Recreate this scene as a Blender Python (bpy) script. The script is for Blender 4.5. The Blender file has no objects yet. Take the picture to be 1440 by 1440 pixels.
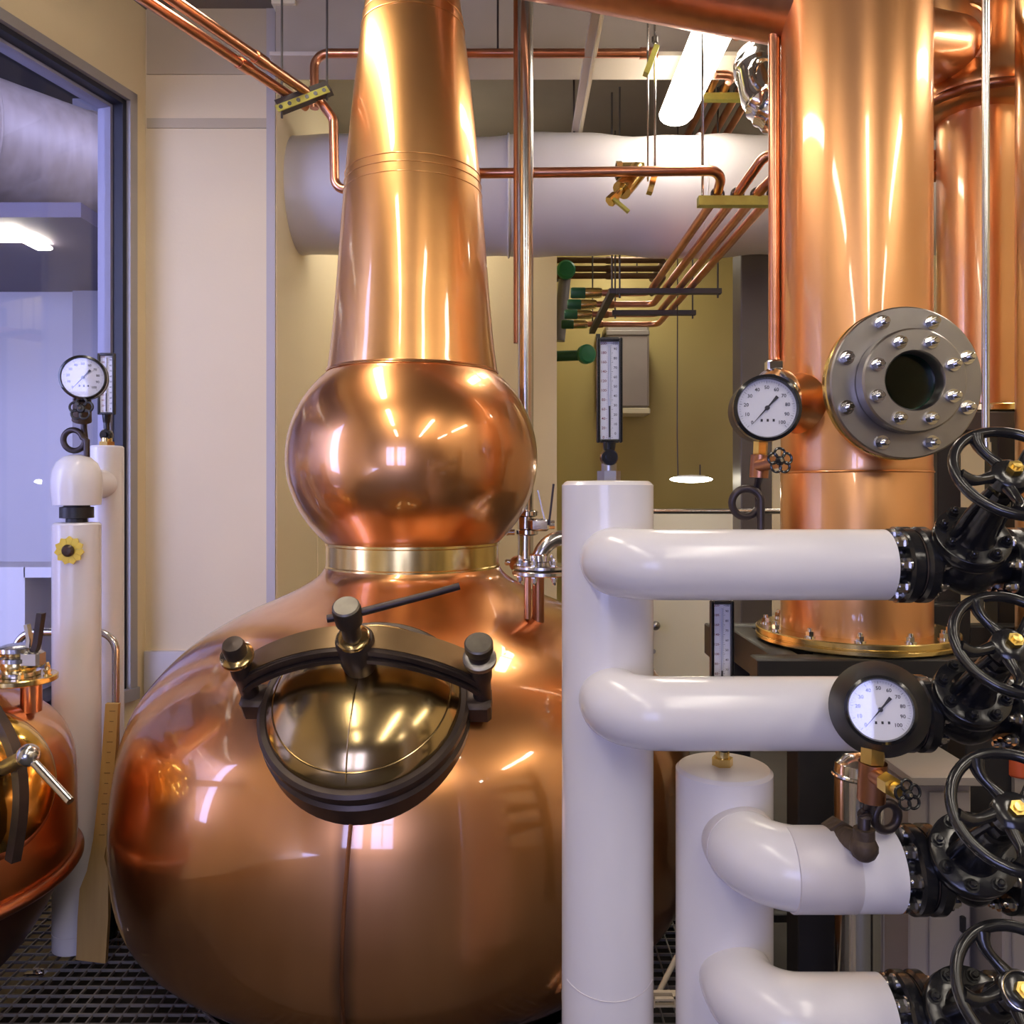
import bpy, math, random
from mathutils import Vector as V, Matrix as M
random.seed(7)
PI = math.pi
C = bpy.context.scene.collection
sc = bpy.context.scene
F, HY, CX, EYE = 1160.0, 688.0, 720.0, 1.6

# ------------------------------------------------------------------ camera, world, exposure
cam = bpy.data.cameras.new('camera'); cam.sensor_width = 36; cam.lens = 36*F/1440
cam.shift_y = (HY-720)/1440; cam.clip_start = .05
co = bpy.data.objects.new('camera', cam); co.location = (0, 0, EYE); co.rotation_euler = (PI/2, 0, 0)
C.objects.link(co); sc.camera = co
w = bpy.data.worlds.new('world'); sc.world = w; w.use_nodes = True
w.node_tree.nodes['Background'].inputs[0].default_value = (.46, .50, 1.0, 1)
w.node_tree.nodes['Background'].inputs[1].default_value = 8.0
sc.view_settings.view_transform = 'Standard'; sc.view_settings.look = 'None'
sc.view_settings.gamma = 1; sc.view_settings.use_curve_mapping = False
sc.view_settings.exposure = 0.40
LAMP_STRENGTH = 17.0
LAMP_COLOR = (1, .90, .76)

def P(px, py, Y):
    return V(((px-CX)/F*Y, Y, EYE+(HY-py)/F*Y))

# ------------------------------------------------------------------ materials
def mat(name, col, rough=.5, metal=0, noise=None, bump=0, bscale=20, bstretch=(1,1,1), spec=.5, coat=0, rvar=0, ns=6, nstretch=(1,1,1), emit=None, es=0):
    m = bpy.data.materials.new(name); m.use_nodes = True
    nt = m.node_tree; b = nt.nodes['Principled BSDF']; L = nt.links.new
    b.inputs['Base Color'].default_value = (*col, 1); b.inputs['Roughness'].default_value = rough
    b.inputs['Metallic'].default_value = metal; b.inputs['Specular IOR Level'].default_value = spec
    b.inputs['Coat Weight'].default_value = coat; b.inputs['Coat Roughness'].default_value = .05; b.inputs['Coat IOR'].default_value = 1.8 if coat else 1.5
    if emit:
        b.inputs['Emission Color'].default_value = (*emit, 1); b.inputs['Emission Strength'].default_value = es
    tc = nt.nodes.new('ShaderNodeTexCoord')
    def tex(scale, stretch, det=4):
        mp = nt.nodes.new('ShaderNodeMapping'); mp.inputs['Scale'].default_value = stretch
        n = nt.nodes.new('ShaderNodeTexNoise'); n.inputs['Scale'].default_value = scale; n.inputs['Detail'].default_value = det
        L(tc.outputs['Object'], mp.inputs[0]); L(mp.outputs[0], n.inputs[0]); return n
    if noise or rvar:
        n = tex(ns, nstretch, 2)
        if noise:
            r = nt.nodes.new('ShaderNodeValToRGB'); r.color_ramp.elements[0].position = .2; r.color_ramp.elements[1].position = .8
            r.color_ramp.elements[0].color = (*col, 1); r.color_ramp.elements[1].color = (*noise, 1)
            L(n.outputs[0], r.inputs[0]); L(r.outputs[0], b.inputs['Base Color'])
        if rvar:
            mr = nt.nodes.new('ShaderNodeMapRange'); mr.inputs[1].default_value = .1; mr.inputs[2].default_value = .9; mr.interpolation_type='SMOOTHSTEP'
            mr.inputs[3].default_value = max(rough-rvar, .01); mr.inputs[4].default_value = rough+rvar
            L(n.outputs[0], mr.inputs[0]); L(mr.outputs[0], b.inputs['Roughness'])
    if bump:
        n = tex(bscale, bstretch, 1)
        bp = nt.nodes.new('ShaderNodeBump'); bp.inputs['Strength'].default_value = bump; bp.inputs['Distance'].default_value = .01
        L(n.outputs[0], bp.inputs['Height']); L(bp.outputs[0], b.inputs['Normal'])
    return m

def glass_mat(name, tint=(1,1,1), amount=1.0):
    m = bpy.data.materials.new(name); m.use_nodes = True; nt = m.node_tree; nt.nodes.clear(); L = nt.links.new
    o = nt.nodes.new('ShaderNodeOutputMaterial'); mx = nt.nodes.new('ShaderNodeMixShader')
    t = nt.nodes.new('ShaderNodeBsdfTransparent'); g = nt.nodes.new('ShaderNodeBsdfGlossy'); f = nt.nodes.new('ShaderNodeLayerWeight'); f.inputs[0].default_value=.5; pw=nt.nodes.new('ShaderNodeMath'); pw.operation='POWER'; pw.inputs[1].default_value=5; ml=nt.nodes.new('ShaderNodeMath'); ml.operation='MULTIPLY_ADD'; ml.inputs[1].default_value=.94; ml.inputs[2].default_value=.05; L(f.outputs[1],pw.inputs[0]); L(pw.outputs[0],ml.inputs[0])
    t.inputs[0].default_value = (*tint, 1); g.inputs[1].default_value = .02
    L(ml.outputs[0], mx.inputs[0]); L(t.outputs[0], mx.inputs[1]); L(g.outputs[0], mx.inputs[2]); L(mx.outputs[0], o.inputs[0])
    return m

COP  = mat('copper_polished', (.84,.40,.155), .292, 1, noise=(.68,.29,.10), rvar=.015, bump=.02, bscale=3, ns=4, nstretch=(1.6,1.6,.35), coat=.9)
COPB = COP.copy(); COPB.name = 'copper_boiler_stained'
def stain(m):
    nt=m.node_tree; L=nt.links.new; b=nt.nodes['Principled BSDF']; src=b.inputs['Base Color'].links[0].from_socket
    tc=nt.nodes.new('ShaderNodeTexCoord'); sp=nt.nodes.new('ShaderNodeSeparateXYZ'); L(tc.outputs['Object'],sp.inputs[0])
    nz=nt.nodes.new('ShaderNodeTexNoise'); nz.inputs['Scale'].default_value=4; L(tc.outputs['Object'],nz.inputs[0])
    def mth(op,a,b_):
        n=nt.nodes.new('ShaderNodeMath'); n.operation=op
        for i,v in enumerate((a,b_)):
            if v is None: continue
            if isinstance(v,(int,float)): n.inputs[i].default_value=v
            else: L(v,n.inputs[i])
        return n.outputs[0]
    def rng(v,a,b_):
        n=nt.nodes.new('ShaderNodeMapRange'); n.interpolation_type='SMOOTHSTEP'; n.inputs[1].default_value=a; n.inputs[2].default_value=b_; n.inputs[3].default_value=1; n.inputs[4].default_value=0; L(v,n.inputs[0]); return n.outputs[0]
    x=mth('ADD',sp.outputs[0],mth('MULTIPLY',mth('SUBTRACT',nz.outputs[0],.5),.03)); x=mth('ABSOLUTE',mth('ADD',x,.05),None)
    f=mth('MULTIPLY',mth('MULTIPLY',rng(x,.004,.04),rng(sp.outputs[2],1.36,1.44)),mth('MULTIPLY',rng(sp.outputs[1],-.2,0),.75))
    mx=nt.nodes.new('ShaderNodeMix'); mx.data_type='RGBA'; L(f,mx.inputs[0]); L(src,mx.inputs[6]); mx.inputs[7].default_value=(.12,.05,.025,1); L(mx.outputs[2],b.inputs['Base Color'])
stain(COPB)
COPN = mat('copper_neck', (.88,.46,.165), .33, 1, noise=(.78,.38,.13), rvar=.04, ns=2.5, nstretch=(1,1,2), coat=.8)
COPC = mat('copper_column', (.86,.45,.20), .34, 1, noise=(.76,.37,.15), rvar=.05, ns=3, nstretch=(1,1,.6), coat=.6)
COPP = mat('copper_pipe', (.86,.42,.25), .28, 1, noise=(.6,.27,.16), ns=9)
COPD = mat('copper_dull', (.55,.25,.13), .35, 1, noise=(.4,.18,.1), ns=9)
BRASS = mat('brass', (.85,.66,.28), .22, 1, noise=(.75,.55,.2), ns=8)
BRASSD = mat('bronze_lid', (.50,.37,.18), .19, 1, noise=(.38,.27,.12), rvar=.05, ns=5, bump=.03, bscale=6, coat=.2)
CAPM = mat('brushed_cap', (.22,.20,.17), .45, 1, noise=(.15,.135,.115), ns=30)
YOKEM = mat('bronze_yoke', (.40,.27,.14), .42, 1, noise=(.32,.21,.11), ns=9)
GOLD = mat('bright_brass', (.9,.65,.2), .3, 1)
STEEL = mat('stainless', (.62,.6,.58), .21, 1, rvar=.04)
STEELM = mat('machined_steel', (.40,.38,.37), .36, 1, noise=(.34,.32,.31), rvar=.05, ns=12)
CHROME = mat('chrome', (.75,.74,.73), .12, 1)
DSTEEL = mat('dark_bronze', (.055,.04,.035), .38, .6, noise=(.09,.065,.05), ns=14)
BLACK = mat('black_paint', (.012,.012,.014), .22, 0, rvar=.08, spec=.6, bump=.12, bscale=45)
BLACKM = mat('black_matt', (.016,.015,.016), .45, 0, noise=(.024,.022,.022), ns=10)
SIPH = mat('dark_iron', (.05,.04,.045), .4, .7, noise=(.08,.06,.055), ns=20)
IRON = mat('rusty_iron', (.07,.05,.04), .6, .5, noise=(.13,.09,.06), ns=30, bump=.3, bscale=80)
WHITE = mat('white_pvc', (.80,.775,.80), .20, 0, noise=(.77,.745,.77), ns=3, spec=.5)
WHITE2 = mat('white_sleeve', (.68,.64,.66), .34, 0, noise=(.65,.61,.63), ns=5)
WHITE3 = mat('white_end_cap', (.72,.68,.65), .45)
DIAL = mat('dial_white', (.80,.80,.86), .5)
INK = mat('dial_ink', (.03,.03,.04), .6)
INKR = mat('dial_red', (.25,.05,.05), .6)
GLASS = glass_mat('clear_glass'); GREENG = glass_mat('green_glass', (.16,.5,.40))
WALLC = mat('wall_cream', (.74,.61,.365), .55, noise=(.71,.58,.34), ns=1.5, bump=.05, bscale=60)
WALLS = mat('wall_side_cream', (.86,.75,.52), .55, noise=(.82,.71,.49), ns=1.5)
WALLY = mat('wall_ochre', (.52,.42,.15), .6, noise=(.48,.38,.13), ns=2)
CREAMP = mat('cream_panel', (.80,.73,.52), .5)
TRIMG = mat('trim_grey', (.36,.33,.30), .45, .3)
TRIML = mat('jamb_lavender', (.24,.23,.30), .5)
GASK = mat('gasket', (.012,.012,.02), .5)
CEIL = mat('ceiling_deck', (.20,.17,.13), .8, noise=(.17,.145,.11), ns=3)
BEAM = mat('beam_paint', (.42,.36,.28), .6, noise=(.38,.33,.25), ns=4)
BEAML = mat('beam_flange', (.6,.53,.42), .5)
DUCT = mat('duct_wrap', (.60,.575,.57), .34, 0, noise=(.55,.525,.52), ns=3, bump=.35, bscale=3)
DUCTG = mat('duct_grey', (.24,.19,.15), .5, .1, noise=(.36,.29,.24), ns=4, nstretch=(3,3,.5), bump=.7, bscale=5, bstretch=(2.5,2.5,.5))
CONC = mat('concrete', (.055,.05,.047), .7, noise=(.08,.075,.07), ns=5)
PITM = mat('pit_floor', (.018,.016,.016), .9)
GRATE = mat('grating_steel', (.27,.25,.25), .5, .3, noise=(.2,.185,.18), ns=20)
WOOD = mat('pale_wood', (.52,.33,.11), .6, noise=(.44,.27,.085), ns=6, nstretch=(8,8,.8))
WOODI = mat('wood_mark', (.18,.11,.04), .7)
GREEN = mat('valve_green', (.02,.22,.09), .4)
GREEND = mat('valve_green_dark', (.015,.09,.03), .5)
YELL = mat('strut_yellow', (.62,.60,.14), .45, .4, noise=(.5,.48,.1), ns=30)
STRUTD = mat('strut_dark', (.10,.09,.08), .5, .5)
POSTM = mat('post_brown', (.11,.09,.075), .5, .2, noise=(.13,.11,.09), ns=5)
BOX = mat('cabinet_grey', (.40,.35,.31), .45, .2, noise=(.36,.32,.28), ns=4)
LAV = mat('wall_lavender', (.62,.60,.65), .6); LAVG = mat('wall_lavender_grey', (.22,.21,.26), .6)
RED = mat('red_paint', (.6,.05,.03), .4)
ORANGE = mat('orange_paint', (.75,.13,.04), .4)
TUBE = mat('lamp_diffuser', (.9,.9,.9), .5, emit=LAMP_COLOR, es=LAMP_STRENGTH)
PEND = mat('pendant_diffuser', (.9,.9,.9), .5, emit=(1,.93,.75), es=26)
LAMPB = mat('lamp_body', (.75,.73,.7), .4)
BLUEN = mat('blue_nut', (.03,.07,.4), .35, .3)

# ------------------------------------------------------------------ mesh builder
def frame(o, z, x=None):
    z = V(z).normalized()
    if x is None: x = V((0,0,1)) if abs(z.z) < .9 else V((1,0,0))
    x = V(x); x = (x - z*x.dot(z)).normalized(); y = z.cross(x)
    m = M.Identity(4)
    for i in range(3):
        m[i][0], m[i][1], m[i][2], m[i][3] = x[i], y[i], z[i], o[i]
    return m

class B:
    def __init__(s, xf=None): s.v = []; s.f = []; s.xf = xf
    def add(s, vs, fs):
        n = len(s.v)
        for p in vs:
            p = V(p); s.v.append(s.xf @ p if s.xf else p)
        s.f += [tuple(i+n for i in f) for f in fs]; return s
    def box(s, c, d, m=None):
        c = V(c); h = [x/2 for x in d]; vs = []
        for a in (-1,1):
            for b in (-1,1):
                for e in (-1,1):
                    p = V((a*h[0], b*h[1], e*h[2]))
                    vs.append((m @ p if m else p) + c)
        return s.add(vs, [(0,1,3,2),(4,6,7,5),(0,4,5,1),(2,3,7,6),(0,2,6,4),(1,5,7,3)])
    def bevbox(s, c, d, b=.004, m=None):
        # box with chamfered vertical & horizontal edges (three nested outlines)
        c = V(c); x,y,z = d[0]/2, d[1]/2, d[2]/2; vs = []; fs = []
        for zz, ins in ((-z,b),(-z+b,0),(z-b,0),(z,b)):
            X, Y = x-ins, y-ins
            for q in ((-X+b,-Y),(X-b,-Y),(X,-Y+b),(X,Y-b),(X-b,Y),(-X+b,Y),(-X,Y-b),(-X,-Y+b)):
                p = V((q[0],q[1],zz)); vs.append((m @ p if m else p)+c)
        for k in range(3):
            for i in range(8):
                j = (i+1)%8; fs.append((k*8+i,k*8+j,k*8+8+j,k*8+8+i))
        fs += [tuple(range(7,-1,-1)), tuple(range(24,32))]
        return s.add(vs, fs)
    def lathe(s, prof, o=(0,0,0), ax=(0,0,1), n=48, x=None, a0=0, a1=2*PI):
        m = frame(o, ax, x); full = abs(a1-a0-2*PI) < 1e-6; vs = []; fs = []; k = n if full else n+1
        for (r, z) in prof:
            for i in range(k):
                a = a0+(a1-a0)*i/n
                vs.append(m @ V((r*math.cos(a), r*math.sin(a), z)))
        for j in range(len(prof)-1):
            for i in range(n):
                i2 = (i+1)%k
                fs.append((j*k+i, j*k+i2, (j+1)*k+i2, (j+1)*k+i))
        if full:
            if prof[0][0] > 1e-6: fs.append(tuple(range(k-1,-1,-1)))
            if prof[-1][0] > 1e-6: fs.append(tuple(range((len(prof)-1)*k, len(prof)*k)))
        return s.add(vs, fs)
    def cyl(s, p0, p1, r, r1=None, n=20):
        p0, p1 = V(p0), V(p1); L = (p1-p0).length; r1 = r if r1 is None else r1
        return s.lathe([(r,0),(r1,L)], p0, p1-p0, n)
    def disc(s, p0, p1, r, bev=.003, n=40):
        p0, p1 = V(p0), V(p1); L = (p1-p0).length
        return s.lathe([(r-bev,0),(r,bev),(r,L-bev),(r-bev,L)], p0, p1-p0, n)
    def hexn(s, p0, p1, r): return s.cyl(p0, p1, r, n=6)
    def sphere(s, c, r, n=20, sc_=(1,1,1)):
        vs=[]; fs=[]; c=V(c); k=n; h=n//2
        for j in range(h+1):
            t=PI*j/h
            for i in range(k):
                a=2*PI*i/k; vs.append(c+V((r*sc_[0]*math.sin(t)*math.cos(a), r*sc_[1]*math.sin(t)*math.sin(a), r*sc_[2]*math.cos(t))))
        for j in range(h):
            for i in range(k):
                i2=(i+1)%k; fs.append((j*k+i,(j+1)*k+i,(j+1)*k+i2,j*k+i2))
        return s.add(vs,fs)
    def tube(s, path, r, n=16, closed=False, caps=True, flat=None):
        pts=[V(p) for p in path]; N=len(pts); rs = r if isinstance(r,(list,tuple)) else [r]*N
        vs=[]; fs=[]
        T=[]
        for i in range(N):
            a=pts[i-1] if (i>0 or closed) else pts[i]; b=pts[(i+1)%N] if (i<N-1 or closed) else pts[i]
            T.append((b-a).normalized())
        up=V((0,0,1)) if abs(T[0].z)<.9 else V((0,1,0))
        x=(up-T[0]*up.dot(T[0])).normalized()
        for i in range(N):
            x=(x-T[i]*x.dot(T[i])).normalized(); y=T[i].cross(x)
            for k in range(n):
                a=2*PI*k/n; vs.append(pts[i]+(x*math.cos(a)+y*math.sin(a))*rs[i])
        for i in range(N if closed else N-1):
            j=(i+1)%N
            for k in range(n):
                k2=(k+1)%n; fs.append((i*n+k,i*n+k2,j*n+k2,j*n+k))
        if caps and not closed: fs += [tuple(range(n-1,-1,-1)), tuple(range((N-1)*n,N*n))]
        return s.add(vs,fs)
    def torus(s, c, ax, R, r, n=48, k=12):
        m=frame(c,ax); return s.tube([m@V((R*math.cos(2*PI*i/n),R*math.sin(2*PI*i/n),0)) for i in range(n)], r, k, closed=True)
    def bar(s, path, wv, hw, hh):
        # rectangular bar swept along path; wv = width direction, hw half width, hh half height
        pts=[V(p) for p in path]; N=len(pts); vs=[]; fs=[]; wv=V(wv).normalized()
        for i in range(N):
            t=(pts[min(i+1,N-1)]-pts[max(i-1,0)]).normalized(); u=t.cross(wv).normalized()
            for a,b in ((-1,-1),(1,-1),(1,1),(-1,1)): vs.append(pts[i]+wv*hw*a+u*hh*b)
        for i in range(N-1):
            for k in range(4): fs.append((i*4+k,i*4+(k+1)%4,i*4+4+(k+1)%4,i*4+4+k))
        fs += [(3,2,1,0),tuple(range(N*4-4,N*4))]
        return s.add(vs,fs)
    def prism(s, outline, d):
        # outline: list of 3-D points, d: extrusion vector
        n=len(outline); d=V(d); vs=[V(p) for p in outline]+[V(p)+d for p in outline]
        return s.add(vs,[tuple(range(n-1,-1,-1)),tuple(range(n,2*n))]+[(i,(i+1)%n,n+(i+1)%n,n+i) for i in range(n)])
    def mesh(s, name, m, off=V((0,0,0)), smooth=True, ang=38):
        me=bpy.data.meshes.new(name); me.from_pydata([tuple(p-off) for p in s.v],[],s.f); me.materials.append(m)
        import bmesh
        bm=bmesh.new(); bm.from_mesh(me); bmesh.ops.recalc_face_normals(bm, faces=bm.faces); bm.to_mesh(me); bm.free()
        if smooth:
            me.polygons.foreach_set('use_smooth',[True]*len(me.polygons))
            me.set_sharp_from_angle(angle=math.radians(ang))
        me.update(); return me

def fillet(pts, R, n=8):
    pts=[V(p) for p in pts]; out=[pts[0]]
    for i in range(1,len(pts)-1):
        a,b,c=pts[i-1],pts[i],pts[i+1]; d1=(a-b).normalized(); d2=(c-b).normalized()
        ang=d1.angle(d2); 
        if ang>PI-.02: out.append(b); continue
        t=min(R/math.tan(ang/2),(a-b).length*.49 if i>1 else (a-b).length*.98,(c-b).length*.49 if i<len(pts)-2 else (c-b).length*.98)
        R_=t*math.tan(ang/2); bis=(d1+d2).normalized(); cen=b+bis*(R_/math.sin(ang/2))
        s0=b+d1*t-cen; s1=b+d2*t-cen
        for k in range(n+1):
            th=s0.angle(s1); out.append(cen+(s0*math.sin(th*(1-k/n))+s1*math.sin(th*k/n))/math.sin(th))
    out.append(pts[-1]); return out

# ------------------------------------------------------------------ things, parts
def thing(name, label, cat, loc=(0,0,0), group=None):
    o=bpy.data.objects.new(name,None); C.objects.link(o); o.location=loc; o['label']=label; o['category']=cat
    o.empty_display_size=.05
    if group: o['group']=group
    return o
def root(o):
    while o.parent: o=o.parent
    return o
def part(name, b, m, parent, label=None, kind=None, ang=38):
    off=V(root(parent).location); me=b.mesh(name,m,off,ang=ang)
    o=bpy.data.objects.new(name,me); C.objects.link(o); o.parent=parent
    if label: o['label']=label
    if kind: o['kind']=kind
    return o
def put(name, me, parent, mw):
    o=bpy.data.objects.new(name,me); C.objects.link(o); o.parent=parent
    o.matrix_basis=M.Translation(-V(root(parent).location)) @ mw; return o
def solo(name, b, m, label, cat, loc, group=None):
    off=V(loc); me=b.mesh(name,m,off); o=bpy.data.objects.new(name,me); C.objects.link(o); o.location=off
    o['label']=label; o['category']=cat
    if group: o['group']=group
    return o
def struct(name, b, m, parent=None):
    me=b.mesh(name,m); o=bpy.data.objects.new(name,me); C.objects.link(o)
    if parent: o.parent=parent
    else: o['kind']='structure'
    return o

_tc={}
def text_geo(s_):
    if s_ in _tc: return _tc[s_]
    cu=bpy.data.curves.new('t','FONT'); cu.body=s_; cu.align_x='CENTER'; cu.align_y='CENTER'; cu.size=1; cu.resolution_u=2; cu.offset=.012
    o=bpy.data.objects.new('t',cu); C.objects.link(o); bpy.context.view_layer.update()
    e=o.evaluated_get(bpy.context.evaluated_depsgraph_get()); me=e.to_mesh()
    r=([v.co.copy() for v in me.vertices],[tuple(p.vertices) for p in me.polygons]); e.to_mesh_clear()
    bpy.data.objects.remove(o); bpy.data.curves.remove(cu); _tc[s_]=r; return r
def text(b, s_, m, size):
    vs,fs=text_geo(s_); b.add([m @ (v*size) for v in vs], fs)

def bolt_mesh(name, r, h, m, washer=True, dome=True):
    b=B()
    if washer: b.cyl((0,0,0),(0,0,h*.2),r*1.35,n=16)
    b.hexn((0,0,h*.2),(0,0,h*.8),r)
    if dome: b.lathe([(r*.62,h*.8),(r*.62,h*1.15),(r*.45,h*1.25)],n=12)
    return b.mesh(name,m)

# ------------------------------------------------------------------ room shell
CZ=4.1
Cw=V((-1.91,4.3,0)); tw=V((-.2812,-.9597,0)); nw=V((.9597,-.2812,0))    # left wall: corner, direction towards camera, inward normal
def wl(s_, z, d=0): return Cw+tw*s_+nw*d+V((0,0,z))
def wallbox(b, s0, s1, z0, z1, d0, d1):
    vs=[wl(s_,z,d) for s_ in (s0,s1) for d in (d0,d1) for z in (z0,z1)]
    return b.add(vs,[(0,1,3,2),(4,6,7,5),(0,4,5,1),(2,3,7,6),(0,2,6,4),(1,5,7,3)])
WS0,WS1,WZ0,WZ1=.076,3.1,.53,3.62
b=B(); wallbox(b,0,WS0,-.7,CZ,-.15,0); wallbox(b,WS0,WS1,WZ1,CZ,-.15,0); wallbox(b,WS0,WS1,-.7,WZ0,-.15,0); wallbox(b,WS1,9.4,-.7,CZ,-.15,0)
struct('wall_left',b,WALLC)
win=struct('window_1',wallbox(wallbox(wallbox(wallbox(B(),WS0,WS0+.05,WZ0,WZ1,-.06,.015),WS0,WS1,WZ1-.05,WZ1,-.06,.015),WS0,WS1,WZ0,WZ0+.06,-.06,.03),WS1-.05,WS1,WZ0,WZ1,-.06,.015),TRIMG)
struct('window_gasket',wallbox(wallbox(wallbox(B(),WS0+.05,WS0+.075,WZ0+.06,WZ1-.05,-.07,-.01),WS0+.05,WS1-.05,WZ1-.075,WZ1-.05,-.07,-.01),WS0+.05,WS1-.05,WZ0+.06,WZ0+.08,-.07,-.01),GASK,win)
struct('window_jamb',wallbox(wallbox(wallbox(B(),WS0+.06,WS0+.09,WZ0+.06,WZ1-.06,-.15,-.072),WS0+.09,WS1,WZ1-.09,WZ1-.06,-.15,-.072),WS0+.09,WS1,WZ0,WZ0+.05,-.15,-.072),TRIML,win)
struct('window_pane',wallbox(B(),WS0+.09,WS1-.05,WZ0+.06,WZ1-.06,-.108,-.102),GLASS,win)
# frontal pilaster with side face
EX=-1.234
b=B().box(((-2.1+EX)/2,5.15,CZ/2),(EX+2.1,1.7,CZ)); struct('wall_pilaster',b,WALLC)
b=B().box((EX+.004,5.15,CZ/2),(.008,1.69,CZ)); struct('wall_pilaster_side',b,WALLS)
b=B()
for z0,z1 in ((3.76,CZ),(3.48,3.53)): b.box(((-1.91+EX)/2,4.296,(z0+z1)/2),(EX+1.91-.02,.012,z1-z0))
struct('trim_1',b,mat('wall_cream_band',(.50,.41,.26),.55))
struct('trim_2',B().box((EX-.02,4.294,CZ/2),(.045,.014,CZ)),mat('corner_bead',(.46,.41,.36),.4))
struct('baseboard_back',B().box(((-1.91+EX)/2-.02,4.285,.38),(EX+1.91-.05,.03,.76)),mat('base_panel',(.58,.53,.48),.5))
# back wall with opening to the far room
BY=6.0
b=B().box(((EX+.326)/2,BY+.1,CZ/2),(.326-EX,.2,CZ)); b.box((3.2,BY+.1,CZ/2),(2.6,.2,CZ)); struct('wall_back',b,WALLC)
struct('wall_far',B().box((1.2,8.1,CZ/2),(5,.2,CZ)),WALLY)
struct('wall_far_left',B().box((.1,7.1,CZ/2),(.2,1.8,CZ)),WALLY)
struct('wall_right',B().box((4.1,2,CZ/2),(.2,13,CZ)),WALLC)
# wall behind the camera with two daylight windows
b=B(); RY=-4.6
for x0,x1,z0,z1 in ((-5,-2.6,0,CZ),(-2.6,-1.55,0,.4),(-2.6,-1.55,2.9,CZ),(-1.55,-1.3,0,CZ),(-1.3,-.25,0,.4),(-1.3,-.25,2.9,CZ),(-.25,4.2,0,CZ)):
    b.box(((x0+x1)/2,RY-.1,(z0+z1)/2),(x1-x0,.2,z1-z0))
struct('wall_front',b,mat('wall_front_brown',(.17,.135,.11),.6,noise=(.14,.11,.09),ns=1.5))
for i,(x0,x1) in enumerate(((-2.6,-1.55),(-1.3,-.25))):
    fw=B(); 
    for a,c_ in (((x0+.03,RY-.1,1.65),(.06,.1,2.5)),((x1-.03,RY-.1,1.65),(.06,.1,2.5)),(((x0+x1)/2,RY-.1,.43),(x1-x0,.1,.06)),(((x0+x1)/2,RY-.1,2.87),(x1-x0,.1,.06)),(((x0+x1)/2,RY-.1,1.8),(.04,.06,2.5)),(((x0+x1)/2,RY-.1,1.9),(x1-x0,.06,.04))): fw.box(a,c_)
    wo=struct('window_%d'%(i+2),fw,TRIMG)
    struct('window_pane',B().box(((x0+x1)/2,RY-.1,1.65),(x1-x0-.1,.006,2.4)),GLASS,wo)
    la=bpy.data.lights.new('daylight_portal','AREA'); la.shape='RECTANGLE'; la.size=x1-x0; la.size_y=2.5; la.cycles.is_portal=True
    lo=bpy.data.objects.new('daylight_portal',la); lo.location=((x0+x1)/2,RY-.22,1.65); lo.rotation_euler=(PI/2,0,0); C.objects.link(lo)
# ceiling, beams
struct('trim_shade',B().box(((EX+1.9)/2,BY-.012,3.78),(1.9-EX,.02,.63)),mat('upper_wall_shade',(.13,.11,.085),.7))  # added dark panel: shade above the duct painted onto the back wall
struct('ceiling',B().prism([V((-2.2,8.4,CZ)),V((4.2,8.4,CZ)),V((4.2,-4.75,CZ)),V((-4.8,-4.75,CZ)),V((-2.1,4.25,CZ))],V((0,0,.1))),CEIL)
b=B(); b.box((1.3,4.25,3.93),(5.0,.12,.34)); struct('trim_3',b,BEAM)
b=B(); b.box((1.3,4.2,3.755),(5.0,.24,.02)); struct('trim_4',b,BEAML)
# floor: slabs round a grated pit
b=B(); b.box((.4,-1.4,-.1),(7.8,6.7,.2)); b.box((.4,6.1,-.1),(7.8,4.0,.2)); b.box((2.55,3.025,-.1),(3.4,2.15,.2))
struct('floor',b,CONC)
struct('floor_pit',B().box((-1.3,3.025,-.65),(4.6,2.3,.1)).box((-1.3,4.13,-.4),(4.6,.06,.5)).box((.88,3.025,-.4),(.06,2.2,.5)).box((-1.3,1.92,-.4),(4.6,.06,.5)),PITM)
# neighbouring room beyond the window
struct('wall_annex_back',B().box((-5.6,9.0,2.6),(7.0,.2,5.2)),LAV)
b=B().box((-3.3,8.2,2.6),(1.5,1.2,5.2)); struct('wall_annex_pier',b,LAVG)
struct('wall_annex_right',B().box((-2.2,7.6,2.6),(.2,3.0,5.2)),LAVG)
struct('wall_annex_left',B().box((-9.2,4.3,2.6),(.2,9.6,5.2)),LAV)
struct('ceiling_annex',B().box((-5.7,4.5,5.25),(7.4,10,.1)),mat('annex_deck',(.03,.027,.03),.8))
struct('floor_annex',B().box((-5.9,4.5,-.05),(6.6,10,.1)),CONC)
struct('trim_5',B().box((-5.6,6.6,3.48),(5.4,2.1,.10)),mat('annex_soffit',(.10,.085,.12),.6))
d0=P(0,207,6.0); d1=P(160,246,6.68); dd=(d1-d0); dd.z=0
a=thing('grey_air_duct','large crinkled grey wrapped air duct seen through the glass on the left','duct',d0-V((0,0,.5)))
part('duct_shell',B().cyl(d0-dd*3,d0+dd*1.0,.46,n=48),DUCTG,a)
b=B()
for t in (-1.2,-.2,.7): b.torus(d0+dd*t,dd,.462,.012,48,8)
part('strap',b,DUCTG,a)
for i in range(2):
    o=P(10+i*42,331+i*10,5.85+i*.2); o.z=3.395; a=thing('annex_strip_light',['bright strip lamp beyond the glass, at the left picture edge','small bright lamp beyond the glass, right of the longer lamp there'][i],'lamp',o)
    part('lamp_diffuser',B().bevbox(o,(.26-.14*i,.22,.03),.01),TUBE,a); part('lamp_housing',B().bevbox(o+V((0,0,.05)),(.29-.14*i,.25,.03),.01),LAMPB,a)
    part('hanger',B().cyl(o+V((0,0,.05)),V((o.x,o.y,3.43)),.008,n=8),SIPH,a)
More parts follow.
